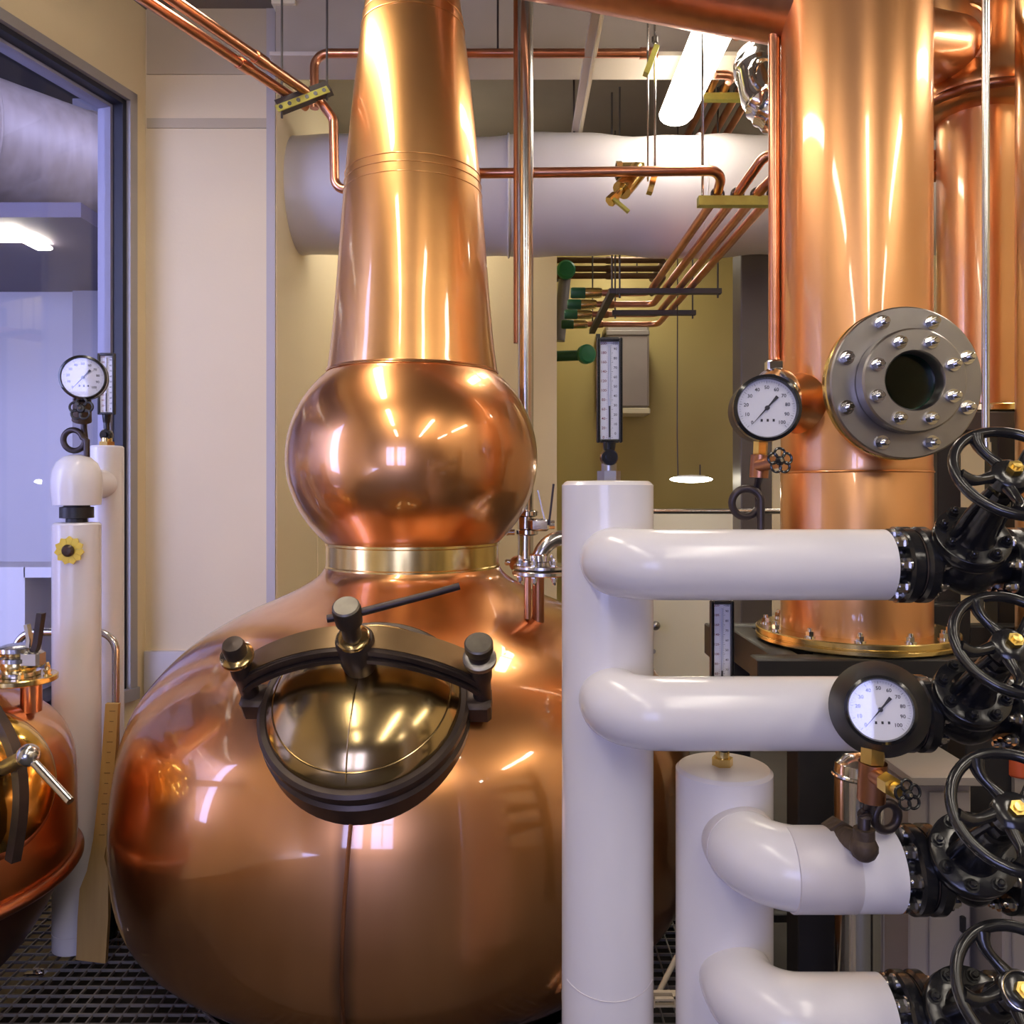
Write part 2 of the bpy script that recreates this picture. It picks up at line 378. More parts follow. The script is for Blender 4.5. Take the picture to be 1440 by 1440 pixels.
# annex cabinet and extinguisher
o=V((-3.55,6.4,0)); a=thing('white_cabinet','white cabinet with a dark open niche seen through the glass','cabinet',o)
part('carcass',B().box(o+V((-.55,.2,.5)),(.7,.5,1.0)).box(o+V((.1,.2,.96)),(.62,.5,.08)).box(o+V((.42,.2,.5)),(.06,.5,1.0)).box(o+V((.1,.43,.5)),(.6,.04,1.0)),LAV,a)
part('niche_back',B().box(o+V((.1,.38,.46)),(.55,.05,.9)),GASK,a)
o=V((-3.42,6.35,0)); a=thing('fire_extinguisher','small red fire extinguisher in the dark niche beyond the glass','extinguisher',o)
part('bottle',B().lathe([(.06,0),(.07,.01),(.07,.4),(.05,.46),(.025,.48)],o,n=20),RED,a); part('valve_head',B().box(o+V((0,0,.51)),(.05,.09,.06)),BLACKM,a)

# ------------------------------------------------------------------ big white duct
dz=EYE+1.683; DY=4.75
a=thing('insulated_duct','wide white wrapped air duct running across behind the copper neck','duct',(1,DY,dz-.33))
b=B(); pth=[]; rr=[]
x=EX-.02
while x<4.0:
    pth.append(V((x,DY,dz+.008*math.sin(x*5)))); rr.append(.332+.007*math.sin(x*7.3)+.004*math.sin(x*17)); x+=.06
b.tube(pth,rr,56); part('duct_shell',b,DUCT,a)
b=B()
for x in (-.02,1.05,2.1,3.1): b.torus((x,DY,dz),(1,0,0),.336,.006,56,8)
part('band',b,DUCT,a)
b=B()
for x in (.35,1.9): b.cyl((x,DY-.1,dz+.31),(x,DY-.1,CZ),.006,n=8)
part('hanger',b,SIPH,a)

# ------------------------------------------------------------------ strip lamps
def strip(o, L, label, wd=.19, drop=.06):
    a=thing('strip_lamp',label,'lamp',o,'ceiling strip lamps')
    h=wd/2; out=[]
    for k in range(9): t=PI*k/8; out.append((-h*math.cos(t),-math.sin(t)*.055))
    b=B(); vs=[]; fs=[]; N=len(out); ys=[(-L/2,.72),(-L/2+.012,.9),(-L/2+.05,1),(L/2-.05,1),(L/2-.012,.9),(L/2,.72)]
    for y,s_ in ys:
        for q in out: vs.append(V(o)+V((q[0]*s_,y,q[1]*s_)))
    for j in range(len(ys)-1):
        for k in range(N-1): fs.append((j*N+k,j*N+k+1,(j+1)*N+k+1,(j+1)*N+k))
        fs.append((j*N+N-1,j*N,(j+1)*N,(j+1)*N+N-1))
    fs += [tuple(range(N)),tuple(range((len(ys)-1)*N,len(ys)*N))]
    b.add(vs,fs); part('lamp_diffuser',b,TUBE,a)
    part('lamp_housing',B().bevbox(V(o)+V((0,0,.02)),(wd*.8,L*.98,.035),.006),LAMPB,a)
    b=B()
    for s_ in (-.35,.35): b.cyl(V(o)+V((0,L*s_,.035)),V((o[0],o[1]+L*s_,CZ)),.006,n=8)
    part('hanger',b,SIPH,a); return a
LZ=3.63
strip((.895,3.9,LZ+.012),1.28,'white strip lamp with a rounded end, glowing above the white duct')
for (x,y,lb) in ((.88,-.3,'strip lamp over the right of the camera, nearest row'),(-1.05,2.45,'added unseen strip lamp over the left shoulder of the still'),(2.2,5.55,'strip lamp behind the copper columns'),(-1.05,.3,'strip lamp over the still, left row'),(-1.05,-1.9,'strip lamp behind the camera, left row'),(.88,-1.9,'strip lamp behind the camera, middle row'),(2.7,.3,'strip lamp above the valves on the right'),(2.7,-1.9,'strip lamp behind the camera, right row'),(2.75,2.9,'strip lamp beside the copper columns')):  # lamp over the still's left shoulder is added to brighten the walls
    strip((x,y,LZ),.7 if y>5 else 1.5,lb)
strip((-.55,5.5,LZ),.8,'added unseen strip lamp over the duct behind the copper neck')  # added out of sight to brighten the side and back walls
strip((1.0,7.1,3.86),1.2,'added unseen strip lamp up in the far room, hidden above the white duct',drop=.05)  # added fill for the ochre room, kept out of view

# ------------------------------------------------------------------ pot still
SX,SY=-.371,3.1; S0=V((SX,SY,-.6))
still=thing('copper_pot_still','large polished copper pot still with round bulb, tall tapering neck and bronze manway','pot still',S0)
body=[(.44,-.6),(.44,-.24),(.52,-.2),(.617,-.12),(.716,-.04),(.814,.04),(.912,.12),(.955,.16),(.99,.2),(1.012,.25),(1.026,.32),(1.033,.39),(1.036,.45),(1.034,.52),(1.027,.6),(1.012,.7),(.99,.78),(.96,.85),(.918,.91),(.866,.97),(.80,1.03),(.735,1.077),(.664,1.118),(.585,1.158),(.49,1.199),(.427,1.23),(.385,1.255),(.355,1.275),(.335,1.295),(.326,1.312)]
def dense(pf,k=4):
    out=[]
    n=len(pf)
    for i in range(n-1):
        p0,p1,p2,p3=[V(pf[max(0,min(n-1,i+d))]) for d in (-1,0,1,2)]
        for t in range(k):
            t/=k; q=.5*((2*p1)+(p2-p0)*t+(2*p0-5*p1+4*p2-p3)*t*t+(3*p1-p0-3*p2+p3)*t**3); out.append((q.x,q.y))
    out.append(tuple(pf[-1])); return out
OA=V((SX,SY,0))
sb=part('boiler_body',B().lathe(dense(body,3),OA,n=128),COPB,still)
part('brass_collar',B().lathe([(.312,1.306),(.325,1.31),(.325,1.318),(.321,1.322),(.321,1.392),(.325,1.396),(.325,1.404),(.312,1.408)],OA,n=96),BRASS,still,'polished brass collar under the bulb')
bulb=[(.288,1.395),(.30,1.405),(.347,1.461),(.395,1.528),(.428,1.585),(.446,1.65),(.452,1.715),(.448,1.785),(.434,1.85),(.412,1.902),(.373,1.969),(.342,2.003),(.318,2.022),(.296,2.034)]
bulb=[(.300,1.398)]+[(.466*math.sqrt(1-((z_-1.715)/.432)**2),z_) for z_ in [1.403+.0317*k for k in range(21)]]
part('bulb',B().lathe(dense(bulb,3),OA,n=128),COP,still)
neck=[(.322,2.03),(.319,2.036),(.316,2.044),(.299,2.183),(.283,2.37),(.263,2.637),(.239,2.904),(.21,3.171),(.176,3.439),(.158,3.57)]
part('neck',B().lathe(dense(neck,6),OA,n=112),COPN,still)
part('neck_ring',B().torus(OA+V((0,0,2.036)),(0,0,1),.3155,.006,96,8),COP,still)
# seam bead rings on the neck
for zz,rr_ in ((2.70,.258),(2.735,.2555),(2.765,.253),(3.32,.193),(3.36,.187)):
    part('seam_ring',B().torus(OA+V((0,0,zz)),(0,0,1),rr_-.0005,.0022,96,6),COPN,still)
# lyne arm
ap=[OA+V((0,0,3.55)),OA+V((0,0,3.70)),V((1.08,2.60,3.135))]
arm=fillet(ap,.22,10)
part('lyne_arm',B().tube(arm,.158,40),COPP,still)
# manway
n_=V((-.02,-.64,.768)).normalized(); MO=V((-.398,2.262,.985)); 
MF=frame(MO,n_,V((1,0,-.045)))       # local x to the right, y up the slope, z outward
MF2=MF
lid=B(MF2).lathe([(.262,.035),(.262,.06),(.255,.07),(.23,.098),(.19,.128),(.14,.150),(.09,.162),(.045,.167),(0,.168)],n=72)
mring=part('manway_ring',B(MF2).lathe([(.278,-.09),(.284,-.02),(.286,.0),(.276,.008),(.276,.026),(.285,.032),(.285,.05),(.276,.058),(.262,.058),(.262,-.09)],n=72),DSTEEL,still,'dark bronze manway ring')
lidp=part('manway_lid',lid,BRASSD,still,'domed bronze manway lid')
lpf=[(.254,.0715),(.23,.0985),(.19,.1285),(.14,.1505),(.09,.1625),(.045,.1675),(0,.1685)]
part('lid_rib',B(MF2).tube([V((0,-r_,z_)) for r_,z_ in dense(lpf,4)],.0018,6),BRASSD,lidp)
part('lid_groove',B(MF2).torus((0,0,.0915),(0,0,1),.2365,.0022,72,8),BRASSD,lidp)
yk=[V((-.315+.63*i/24,0.046,.115+.135*math.sin(PI*i/24)**.8)) for i in range(25)]
yoke=part('yoke',B(MF2).bar(yk,V((0,1,0)),.036,.022),YOKEM,still,'arched bronze clamp bar across the lid')
yl=[p+V((0,-.042,0)) for p in yk]
yb=B(MF2); yb.bar([p+V((0,0,.012)) for p in yl],V((0,1,0)),.007,.008); yb.bar([p+V((0,0,-.016)) for p in yl],V((0,1,0)),.012,.007); yb.bar([p+V((0,.003,0)) for p in yl],V((0,1,0)),.003,.02)
part('yoke_rib',yb,DSTEEL,yoke)
part('yoke_boss',B(MF2).lathe([(.04,.165),(.045,.18),(.05,.215),(.05,.275),(.046,.282),(.03,.284)],o=(0,.03,0),n=28),DSTEEL,yoke)
scw=part('clamp_screw',B(MF2).lathe([(.028,.166),(.03,.175),(.02,.185),(.02,.27),(.024,.285),(.024,.35),(.034,.356),(.036,.40),(.033,.408),(.0,.410)],o=(0,.02,0),n=24),DSTEEL,still)
part('screw_collar',B(MF2).lathe([(.040,.283),(.043,.288),(.043,.297),(.036,.302)],o=(0,.02,0),n=28),BRASSD,scw)
part('screw_cap',B(MF2).disc((0,.02,.400),(0,.02,.415),.034,.004,24),CAPM,scw)
part('lever',B(MF2).tube([V((-.05,.012,.375)),V((.0,.02,.378)),V((.2,.075,.398)),V((.272,.097,.405))],[.010,.011,.0095,.0095],12),SIPH,scw)
for sx in (-1,1):
    cb=part('clamp_bolt',B(MF2).lathe([(.024,-.02),(.026,.12),(.03,.14),(.03,.155+.01*sx),(.028,.21),(.03,.222),(.03,.25),(.026,.26),(0,.262)],o=(.318*sx,.025,0),n=24),DSTEEL,still)
    part('bolt_nut',B(MF2).lathe([(.042,.20),(.044,.205),(.044,.215),(.034,.222)],o=(.318*sx,.025,0),n=24),BRASSD if sx<0 else STEELM,cb)
    part('bolt_lug',B(MF2).bevbox((.305*sx,.02,.02),(.075,.075,.075),.01),DSTEEL,cb)
    if sx>0: part('bolt_cap',B(MF2).disc((.318,.025,.245),(.318,.025,.275),.037,.004,24),CAPM,cb)
# drip streak below the manway: a dark stain run, real thin bead of residue
def bodyr(z):
    pf=dense(body,3)
    for (r0,z0),(r1,z1) in zip(pf,pf[1:]):
        if z0<=z<=z1: return r0+(r1-r0)*(z-z0)/(z1-z0)
    return 0
pts=[]; zz=.78
while zz>-.1:
    r_=bodyr(zz)+.0005; an=-PI/2-.045-.01*math.sin(zz*5); pts.append(V((SX+r_*math.cos(an),SY+r_*math.sin(an),zz))); zz-=.03
part('seam_line',B().tube(pts,.0055,6),COPD,still,'dark vertical weld seam under the manway')

# still instruments: flange cluster on the shoulder, stainless riser behind
fo=P(764,808,2.76); a=thing('steam_inlet_flange','bolted steel flange on two short stubs standing on the still shoulder','flange',P(752,868,2.78))
part('flange_plate',B().disc(fo,fo+V((0,0,.016)),.105,.003,40),STEEL,a); part('flange_plate',B().disc(fo+V((0,0,.02)),fo+V((0,0,.034)),.10,.003,40),STEEL,a)
part('stub',B().cyl(P(757,878,2.76),P(757,810,2.76),.02),COPD,a,'brown copper stub'); part('stub',B().cyl(P(742,870,2.73),P(742,810,2.73),.011),COPP,a,'thin copper stub')
bm_=bolt_mesh('flange_bolt',.009,.022,CHROME)
for k in range(8):
    t=2*PI*(k+.5)/8; put('bolt',bm_,a,M.Translation(fo+V((.085*math.cos(t),.085*math.sin(t),.034))))
    put('nut',bm_,a,M.Translation(fo+V((.085*math.cos(t),.085*math.sin(t),0)))@M.Rotation(PI,4,'X'))
part('elbow',B().tube(fillet([fo+V((-.015,0,.03)),fo+V((-.012,0,.12)),fo+V((.16,.03,.125))],.085,10),.026,18),STEEL,a,'pale steel elbow above the flange')
part('clamp',B().lathe([(.03,.02),(.036,.026),(.036,.045),(.03,.05)],fo+V((-.015,0,.02)),n=24),CHROME,a)

a=thing('stainless_riser','vertical stainless pipe standing to the right of the copper neck','pipe',P(740,800,3.36))
q=P(739,810,3.36); part('pipe_run',B().cyl(q,V((q.x,q.y,CZ)),.032,n=28),STEEL,a)
q1=P(739,0,3.36); 
part('pipe_run',B().cyl(V((q.x-.036,q.y+.03,2.2)),V((q.x-.036,q.y+.03,CZ)),.013,n=16),COPD,a)
for py in (722,748,790):
    c_=P(741,py,3.36); part('clamp',B().lathe([(.034,-.014),(.046,-.008),(.046,.008),(.034,.014)],c_,n=28),CHROME,a); part('clamp_screw',B().cyl(c_+V((-.05,-.02,0)),c_+V((-.075,-.02,0)),.012,n=12).sphere(c_+V((-.08,-.02,0)),.014,10),STEEL,a)
vv=P(752,738,3.33); part('valve_body',B().bevbox(vv+V((.02,0,0)),(.075,.05,.05),.008).cyl(vv+V((.05,0,0)),vv+V((.08,0,0)),.018),CHROME,a)
part('lever',B().bar([vv+V((.055,-.02,0)),vv+V((.062,-.02,.05)),vv+V((.075,-.02,.165))],V((0,1,0)),.012,.004),SIPH,a); part('lever',B().bar([vv+V((.045,.01,0)),vv+V((.03,.01,.06)),vv+V((.012,.01,.14))],V((0,1,0)),.008,.003),STEEL,a)
part('lower_tee',B().cyl(P(728,795,3.34),P(752,795,3.34),.028).sphere(P(728,793,3.34),.035,14),COPD,a)

# ------------------------------------------------------------------ white insulated manifold
def manifold(name,label,base,R,top,branches,group=None,cap=None):
    a=thing(name,label,'pipe',base)
    t=V((base[0],base[1],top)); part('standpipe',B().lathe([(R,0),(R,top-base[2]-.006),(R-.006,top-base[2])],base,n=64),WHITE,a)
    part('end_cap',B().lathe([(R-.006,0),(R-.01,.002),(.02,.003),(.0,.003)],t,n=64),WHITE3,a)
    for (y1,z,x0,x1,r,bend) in branches:
        pth=fillet([V((x0,base[1]-R*.55,z)),V((x0,y1,z)),V((x1,y1,z))],bend,14)
        part('branch_pipe',B().tube(pth,r,48),WHITE,a)
    return a
m1=manifold('insulated_standpipe','tall white insulated standpipe with two branches, right of the still, thermometer on top',V((.185,1.6,0)),.0883,EYE+10/F*1.6,
   [(1.437,EYE-106/F*1.437,.187,(1243-720)/F*1.437,.0615,.075),(1.437,EYE-315/F*1.437,.187,(1243-720)/F*1.437,.063,.075)])
# lapped sleeve joint near the foot of the tall standpipe
sl=[]
for i in range(25):
    t=-1.15+2.3*i/24; sl.append(V((.185+.0885*math.sin(t),1.6-.0885*math.cos(t),EYE-722/F*1.51+.013*(1-math.cos(t*1.2)) )))
part('sleeve_seam',B().tube(sl,.0012,6),WHITE2,m1)
X2=(1018-720)/F*1.54
m2=manifold('insulated_standpipe','shorter white insulated standpipe with a flat top and two bent branches, lower right',V((X2,1.54,0)),.0885,EYE-390/F*1.54,
   [(1.36,EYE-534/F*1.36,X2+.01,(1253-720)/F*1.36,.0665,.085),(1.36,EYE-744/F*1.36,X2+.005,(1243-720)/F*1.36,.0665,.085)])
zb=EYE-534/F*1.36
part('wrap_sleeve',B().lathe([(.0668,0),(.0674,.001),(.0674,.098),(.0668,.099)],V(((1108-720)/F*1.36,1.36,zb)),(1,0,0),n=48),WHITE2,m2,'translucent wrap over the bend joint')
part('wrap_sleeve',B().lathe([(.0668,0),(.0674,.001),(.0674,.05),(.0668,.051)],V((X2+.01,1.486,zb)),(0,-1,0),n=48),WHITE2,m2)

# ------------------------------------------------------------------ gauges, siphons, thermometers
def gauge(label, c, nrm, r, depth, back=1.0, group=None, base=None, rim=1.12):
    a=thing('pressure_gauge',label,'gauge',base if base is not None else c,group)
    f=frame(c,nrm,V((1,0,0)))      # local x right?, computed from hint
    # make sure y is up
    if f.to_3x3()@V((0,1,0)) @ V((0,0,1)) < 0 if False else (f.to_3x3()@V((0,1,0))).z<0: f=f@M.Rotation(PI,4,'Z')
    R=r*rim
    part('case',B(f).lathe([(R*back*.96,-depth),(R*back,-depth*.92),(R*back,-depth*.72),(R*1.07,-.006),(R,.0)] if back>1.2 else [(R*back*.96,-depth),(R*back,-depth*.93),(R*back,-depth*.6),(R,-depth*.5),(R,.0)],n=56),BLACKM,a)
    part('bezel',B(f).lathe([(r*.985,.0),(r*.985,.006),(r*1.03,.012),(R,.008),(R*1.005,.0),(R,-.006)],n=56),BLACK,a)
    d=part('dial',B(f).lathe([(r,.001),(r,.002),(0,.002)],n=56),DIAL,a)
    b=B(f)
    for k in range(51):
        t=math.radians(225-270*k/50); L=.09 if k%5==0 else .05; wv=.010 if k%5==0 else .005
        m=M.Rotation(t,4,'Z'); m3=m.to_3x3()
        b.box(m3@V((r*(.93-L/2),0,.0024)),(r*L,r*wv,.0004),m3)
    part('scale_marks',b,INK,d)
    b=B(f)
    for k in range(11):
        t=math.radians(225-270*k/10); text(b,str(k*10),M.Translation((r*.70*math.cos(t),r*.70*math.sin(t),.0026)),r*.17)
    for k in range(3): b.box(((-.22+.25*k)*r*.8,-.42*r,.0026),(r*.07,r*.09,.0004))
    part('numerals',b,INK,d)
    t=math.radians(228); dx,dy=math.cos(t),math.sin(t)
    b=B(f); w_=r*.03; px_,py_=-dy*w_,dx*w_
    b.prism([V((dx*r*.82,dy*r*.82,.004)),V((px_*.9,py_*.9,.004)),V((-dx*r*.22+px_,-dy*r*.22+py_,.004)),V((-dx*r*.52+px_*2,-dy*r*.52+py_*2,.004)),V((-dx*r*.52-px_*2,-dy*r*.52-py_*2,.004)),V((-dx*r*.22-px_,-dy*r*.22-py_,.004)),V((-px_*.9,-py_*.9,.004))],V((0,0,.001)))
    b.lathe([(r*.08,.004),(r*.08,.007),(0,.0075)],n=16)
    part('pointer',b,INK,a)
    part('glass',B(f).lathe([(r*.985,.009),(0,.0092)],n=40),GLASS,a)
    return a,f
def knob5(a, c, nrm, R, m, parent=None, hub=.22, name='petal_handwheel'):
    f=frame(c,nrm); b=B(f)
    for k in range(5):
        t=2*PI*k/5; ct=V((math.cos(t),math.sin(t),0)); st=V((-math.sin(t),math.cos(t),0)); pts=[]
        for j in range(15):
            u=-PI*.80+1.6*PI*j/14; pts.append(ct*(R*.58+R*.36*math.cos(u))+st*(R*.40*math.sin(u)))
        b.tube(pts,R*.10,8)
    b.lathe([(R*.34,-R*.12),(R*.36,-.0),(R*.30,R*.14),(R*.14,R*.18)],n=20)
    w_=part(name,b,m,a); part('hub_nut',B(f).hexn((0,0,R*.12),(0,0,R*.3),R*.13),STEEL,w_); return w_
def pigtail(a, base, top, c, R, r=.007, side=-1):
    # siphon: riser tangent to a loop on its left
    base,top=V(base),V(top); cc=V(c); pts=[base,V((base.x,base.y,cc.z-.0))]
    N=28
    for k in range(1,N+1):
        t=2*PI*k/N; pts.append(V((cc.x-side*R*math.cos(t),base.y+.016*k/N,cc.z+R*math.sin(t))))
    pts.append(V((top.x,base.y+.016,cc.z+R*1.2))); pts.append(top)
    return part('siphon_loop',B().tube(pts,r,10),SIPH,a)

# gauge above the upper branch
YG=1.40
g2,f2=gauge('black pressure gauge above the upper white branch, in front of the tall column',P(1078,574,YG),V((-.08,-1,.02)),42/F*YG*.98,.055,.98,'white dial pressure gauges',P(1070,746,1.437),1.14)
pigtail(g2,P(1070,750,1.437),P(1068,668,1.44),P(1051,707,1.437),20/F*1.437,.0068)
part('gauge_cock',B().cyl(P(1067,672,1.437),P(1069,640,1.437),.016,n=16).cyl(P(1067,655,1.43),P(1090,650,1.39),.011,n=14),COPD,g2,'reddish brass needle valve')
part('neck_nut',B().hexn(P(1069,640,1.437),P(1070,618,1.425),.0125),GOLD,g2)
knob5(g2,P(1097,648,1.37),V((.15,-1,.1)),19/F*1.37,BLACK)
# gauge in front of the second branch (on the third pipe)
YH=1.25
g3,f3=gauge('black pressure gauge with a wide back flange, beside the second handwheel',P(1238,998,YH),V((-.40,-1,.24)),42/F*YH,.085,1.46,'white dial pressure gauges',P(1215,1190,1.36),1.13)
eb=P(1215,1192,1.295)
part('street_elbow',B().tube(fillet([P(1176,1172,1.37),P(1196,1180,1.325),eb+V((0,0,.0)),eb+V((0,0,.03))],.018,6),.0165,14).hexn(P(1172,1168,1.385),P(1186,1176,1.35),.024).sphere(eb,.022,14),IRON,g3,'rusty iron elbow on the white pipe')
pigtail(g3,eb+V((0,0,.02)),P(1228,1120,1.29),P(1219,1150,1.295)+V((.0,.02,0)),.0001,.0095)
lp=P(1246,1148,1.33); part('siphon_loop',B().torus(lp,V((.25,-1,0)),19/F*1.33,.0075,36,10),SIPH,g3)
part('gauge_cock',B().cyl(P(1225,1125,1.285),P(1228,1072,1.28),.021,n=18).cyl(P(1230,1090,1.27),P(1248,1102,1.235),.013,n=14),COPD,g3,'brown brass needle valve')
part('packing_nut',B().hexn(P(1246,1100,1.24),P(1258,1108,1.215),.016).cyl(P(1258,1108,1.215),P(1268,1114,1.2),.009),GOLD,g3)
part('neck_nut',B().hexn(P(1227,1072,1.28),P(1228,1050,1.28),.019),GOLD,g3)
knob5(g3,P(1277,1118,1.185),V((.25,-1,.25)),22/F*1.185,BLACK)
# thermometers
def thermo(label, base, top, w_, h_, nrm=V((0,-1,0)), cone=True, knob=None, c=None):
    # base: socket point on the pipe; c: centre of the scale case
    a=thing('glass_thermometer',label,'thermometer',base,'upright industrial thermometers')
    f=frame(c,nrm,V((1,0,0)))
    if (f.to_3x3()@V((0,1,0))).z<0: f=f@M.Rotation(PI,4,'Z')
    W,H=w_/2,h_/2; d=.018; b=B(f); t=w_*.13
    b.bevbox((-W+t/2,0,0),(t,h_,d),.002); b.bevbox((W-t/2,0,0),(t,h_,d),.002); b.bevbox((0,H-t/2,0),(w_-2*t,t*1.2,d),.002); b.bevbox((0,-H+t/2,0),(w_-2*t,t,d),.002); b.box((0,0,-d/2+.002),(w_-t,h_-t,.003))
    part('case',b,BLACKM,a)
    s_=part('scale_plate',B(f).box((0,0,-d*.1),(w_-2*t,h_-2*t,.002)),DIAL,a)
    b=B(f); b2=B(f); n=11; hh=h_-3.2*t
    for k in range(n):
        y=-hh/2+hh*k/(n-1); z=-d*.1+.0014
        text(b2,str(20*k),M.Translation((-w_*.23,y,z)),w_*.15); text(b,str(10*k),M.Translation((w_*.23,y+hh/n*.45 if k<n-1 else y,z)),w_*.14)
        b.box((w_*.11,y,z),(w_*.06,h_*.003,.0004)); b2.box((-w_*.11,y,z),(w_*.06,h_*.003,.0004))
        for j in range(1,5):
            if k<n-1:
                yy=y+hh/(n-1)*j/5; b.box((w_*.09,yy,z),(w_*.03,h_*.0018,.0004)); b2.box((-w_*.09,yy,z),(w_*.03,h_*.0018,.0004))
    part('scale_numerals',b,INK,s_); part('scale_numerals',b2,INKR,s_)
    part('capillary',B(f).cyl((0,-H*.95,.002),(0,H*.86,.002),w_*.045,n=12),mat('capillary_glass',(.55,.58,.72),.1),a)
    part('red_column',B(f).cyl((0,-H*.9,.0028),(0,-H*.3,.0028),w_*.04,n=8),INK,a)
    part('glass',B(f).box((0,0,d*.28),(w_-2*t,h_-2*t,.001)),GLASS,a)
    bot=f@V((0,-H,0))
    part('stem',B().cyl(bot+V((0,0,.002)),V((base[0],base[1],bot.z-.03)),w_*.26,w_*.2,n=16).cyl(V((base[0],base[1],bot.z-.03)),V((base[0],base[1],base[2]+.02)),w_*.17,n=16),BLACK,a)
    kz=base[2]+.042
    part('swivel_joint',B().lathe([(w_*.30,-.016),(w_*.34,-.011),(w_*.34,.011),(w_*.30,.016)],V((base[0],base[1],kz)),(0,1,0),n=24).cyl(V((base[0],base[1]-.02,kz)),V((base[0],base[1]-.026,kz)),w_*.16,n=12),BLACK,a)
    part('socket_nut',B().hexn(V((base[0],base[1],base[2]-.004)),V((base[0],base[1],base[2]+.016)),w_*.46).cyl(V((base[0],base[1],base[2]+.016)),V((base[0],base[1],base[2]+.03)),w_*.3),knob or STEELM,a)
    return a
tb=V((.188,1.6,EYE+14/F*1.6)); thermo('upright thermometer on top of the tall white standpipe by the still',tb,None,36/F*1.6,147/F*1.6,c=P(857,549,1.597))
tb=P(1016,1077,1.54); thermo('upright thermometer half hidden behind the second white branch',tb,None,32/F*1.54,150/F*1.54,c=P(1015,920,1.535),knob=BRASS)
part('brass_rod',B().cyl(P(1016,1078,1.54),P(1016,985,1.54),.0095,n=14),BRASS,[o for o in C.objects if o.name.startswith('glass_thermometer')][-1])

# ------------------------------------------------------------------ left white poles
PX,PY,PR=-1.53,2.9,.078
a=thing('insulated_pole','white insulated pole with a domed cap and black coupling, left of the still','pipe',(PX,PY,0))
zt=EYE+(688-735)/F*PY
part('pole_sleeve',B().lathe([(PR,0),(PR,zt-.006),(PR-.006,zt)],(PX,PY,0),n=48),WHITE,a)
part('end_cap',B().lathe([(PR-.006,0),(.02,.002)],(PX,PY,zt),n=48),WHITE3,a)
part('sleeve_seam',B().torus((PX,PY,.06),(0,0,1),PR,.0012,48,6),WHITE2,a)
part('coupling',B().lathe([(.035,0),(.035,.02),(.055,.022),(.055,.06),(.042,.062),(.042,.085)],(PX,PY,zt-.005),n=24),BLACKM,a)
zc=EYE+(688-710)/F*PY
part('cap_dome',B().lathe([(.055,-.002),(.078,0),(.083,.06),(.083,.085),(.078,.12),(.066,.148),(.045,.168),(.02,.176),(0,.178)],(PX,PY,zc),n=48),WHITE,a)
fo=P(98,774,PY-.0845); b=B(frame(fo,V((0.1,-1,0))))
for k in range(11):
    t=2*PI*k/11; c_=V((math.cos(t),math.sin(t),0)); s_=V((-math.sin(t),math.cos(t),0)); R=.047
    b.prism([c_*R*.35+s_*R*.1,c_*R*.85+s_*R*.24,c_*R*1.05,c_*R*.85-s_*R*.24,c_*R*.35-s_*R*.1],V((0,0,.006)))
fl=solo('sunflower_ornament',b,mat('sunflower_yellow',(.85,.62,.08),.4,.3),'small yellow sunflower ornament fixed to the white pole','ornament',fo)
part('flower_heart',B(frame(fo+V((0,-.008,0)),V((0,-1,0)))).lathe([(.02,0),(.021,.006),(.014,.014),(0,.016)],n=20),DSTEEL,fl)
P2=V((P(150,660,3.2).x,3.2,0)); z2=EYE+(688-627)/F*3.2
b2=thing('insulated_pole','thinner white insulated pole standing behind the domed one','pipe',P2)
part('pole_sleeve',B().lathe([(.062,0),(.062,z2-.006),(.056,z2)],P2,n=48),WHITE,b2); part('end_cap',B().lathe([(.056,0),(.01,.002)],P2+V((0,0,z2)),n=40),WHITE3,b2)
part('cross_branch',B().tube([V((PX,PY+.06,zc+.075)),V((P2.x,P2.y-.03,zc+.075))],.055,40),WHITE,b2)
gb=P(122,640,PY-.0); g1,f1=gauge('black pressure gauge above the domed white pole on the left',P(117,531,2.84),V((.30,-.93,-.05)),27.5/F*2.84,.04,1.0,'white dial pressure gauges',gb,1.13)
gx=gb.x
pigtail(g1,gb+V((0,0,-.02)),P(118,592,PY+.016),P(102,619,PY),14.5/F*PY,.0105)
part('gauge_cock',B().cyl(P(115,592,2.9),P(116,562,2.87),.032,.028,n=16),IRON,g1); knob5(g1,P(114,575,2.83),V((.1,-1,.2)),17/F*2.83,BLACKM)
tb=V((P2.x,P2.y,z2)); thermo('upright thermometer on the thinner white pole at the left',tb,None,24/F*3.2,86/F*3.2,c=P(150,540,3.195),knob=BRASS)
# bent stainless line by the poles
a=thing('bent_steel_line','thin stainless line bent down behind the left white poles','pipe',P(165,1010,3.02))
Yb=3.04; part('pipe_run',B().tube(fillet([P(22,940,Yb),P(22,889,Yb),P(163,889,Yb),P(163,1330,Yb)],.07,8),.0135,14),STEEL,a)
# paddle
def pp(px,py,Y): return P(px,py,Y)
ol=[(148,990),(166,990),(163,1050),(158,1110),(151,1180),(146,1205),(152,1225),(152,1290),(148,1355),(107,1350),(109,1290),(112,1250),(122,1225),(127,1200),(131,1180),(139,1110),(144,1050)]
def Ypad(py): return 2.775+ (1353-py)/363*.03
pts=[P(x,y,Ypad(y)) for x,y in ol]
pd=solo('wooden_paddle',B().prism(pts[::-1],V((0,.018,0))),WOOD,'long pale wooden paddle with marked handle leaning against the white pole','paddle',P(128,1353,2.78))
b=B()
for k in range(13):
    y=1000+k*14.5; x0=147-(k*14.5)*.085; c_=P(x0+11,y,Ypad(y)-.0006); b.box(c_,(.020 if k%3==0 else .013,.001,.0025))
part('depth_marks',b,WOODI,pd)
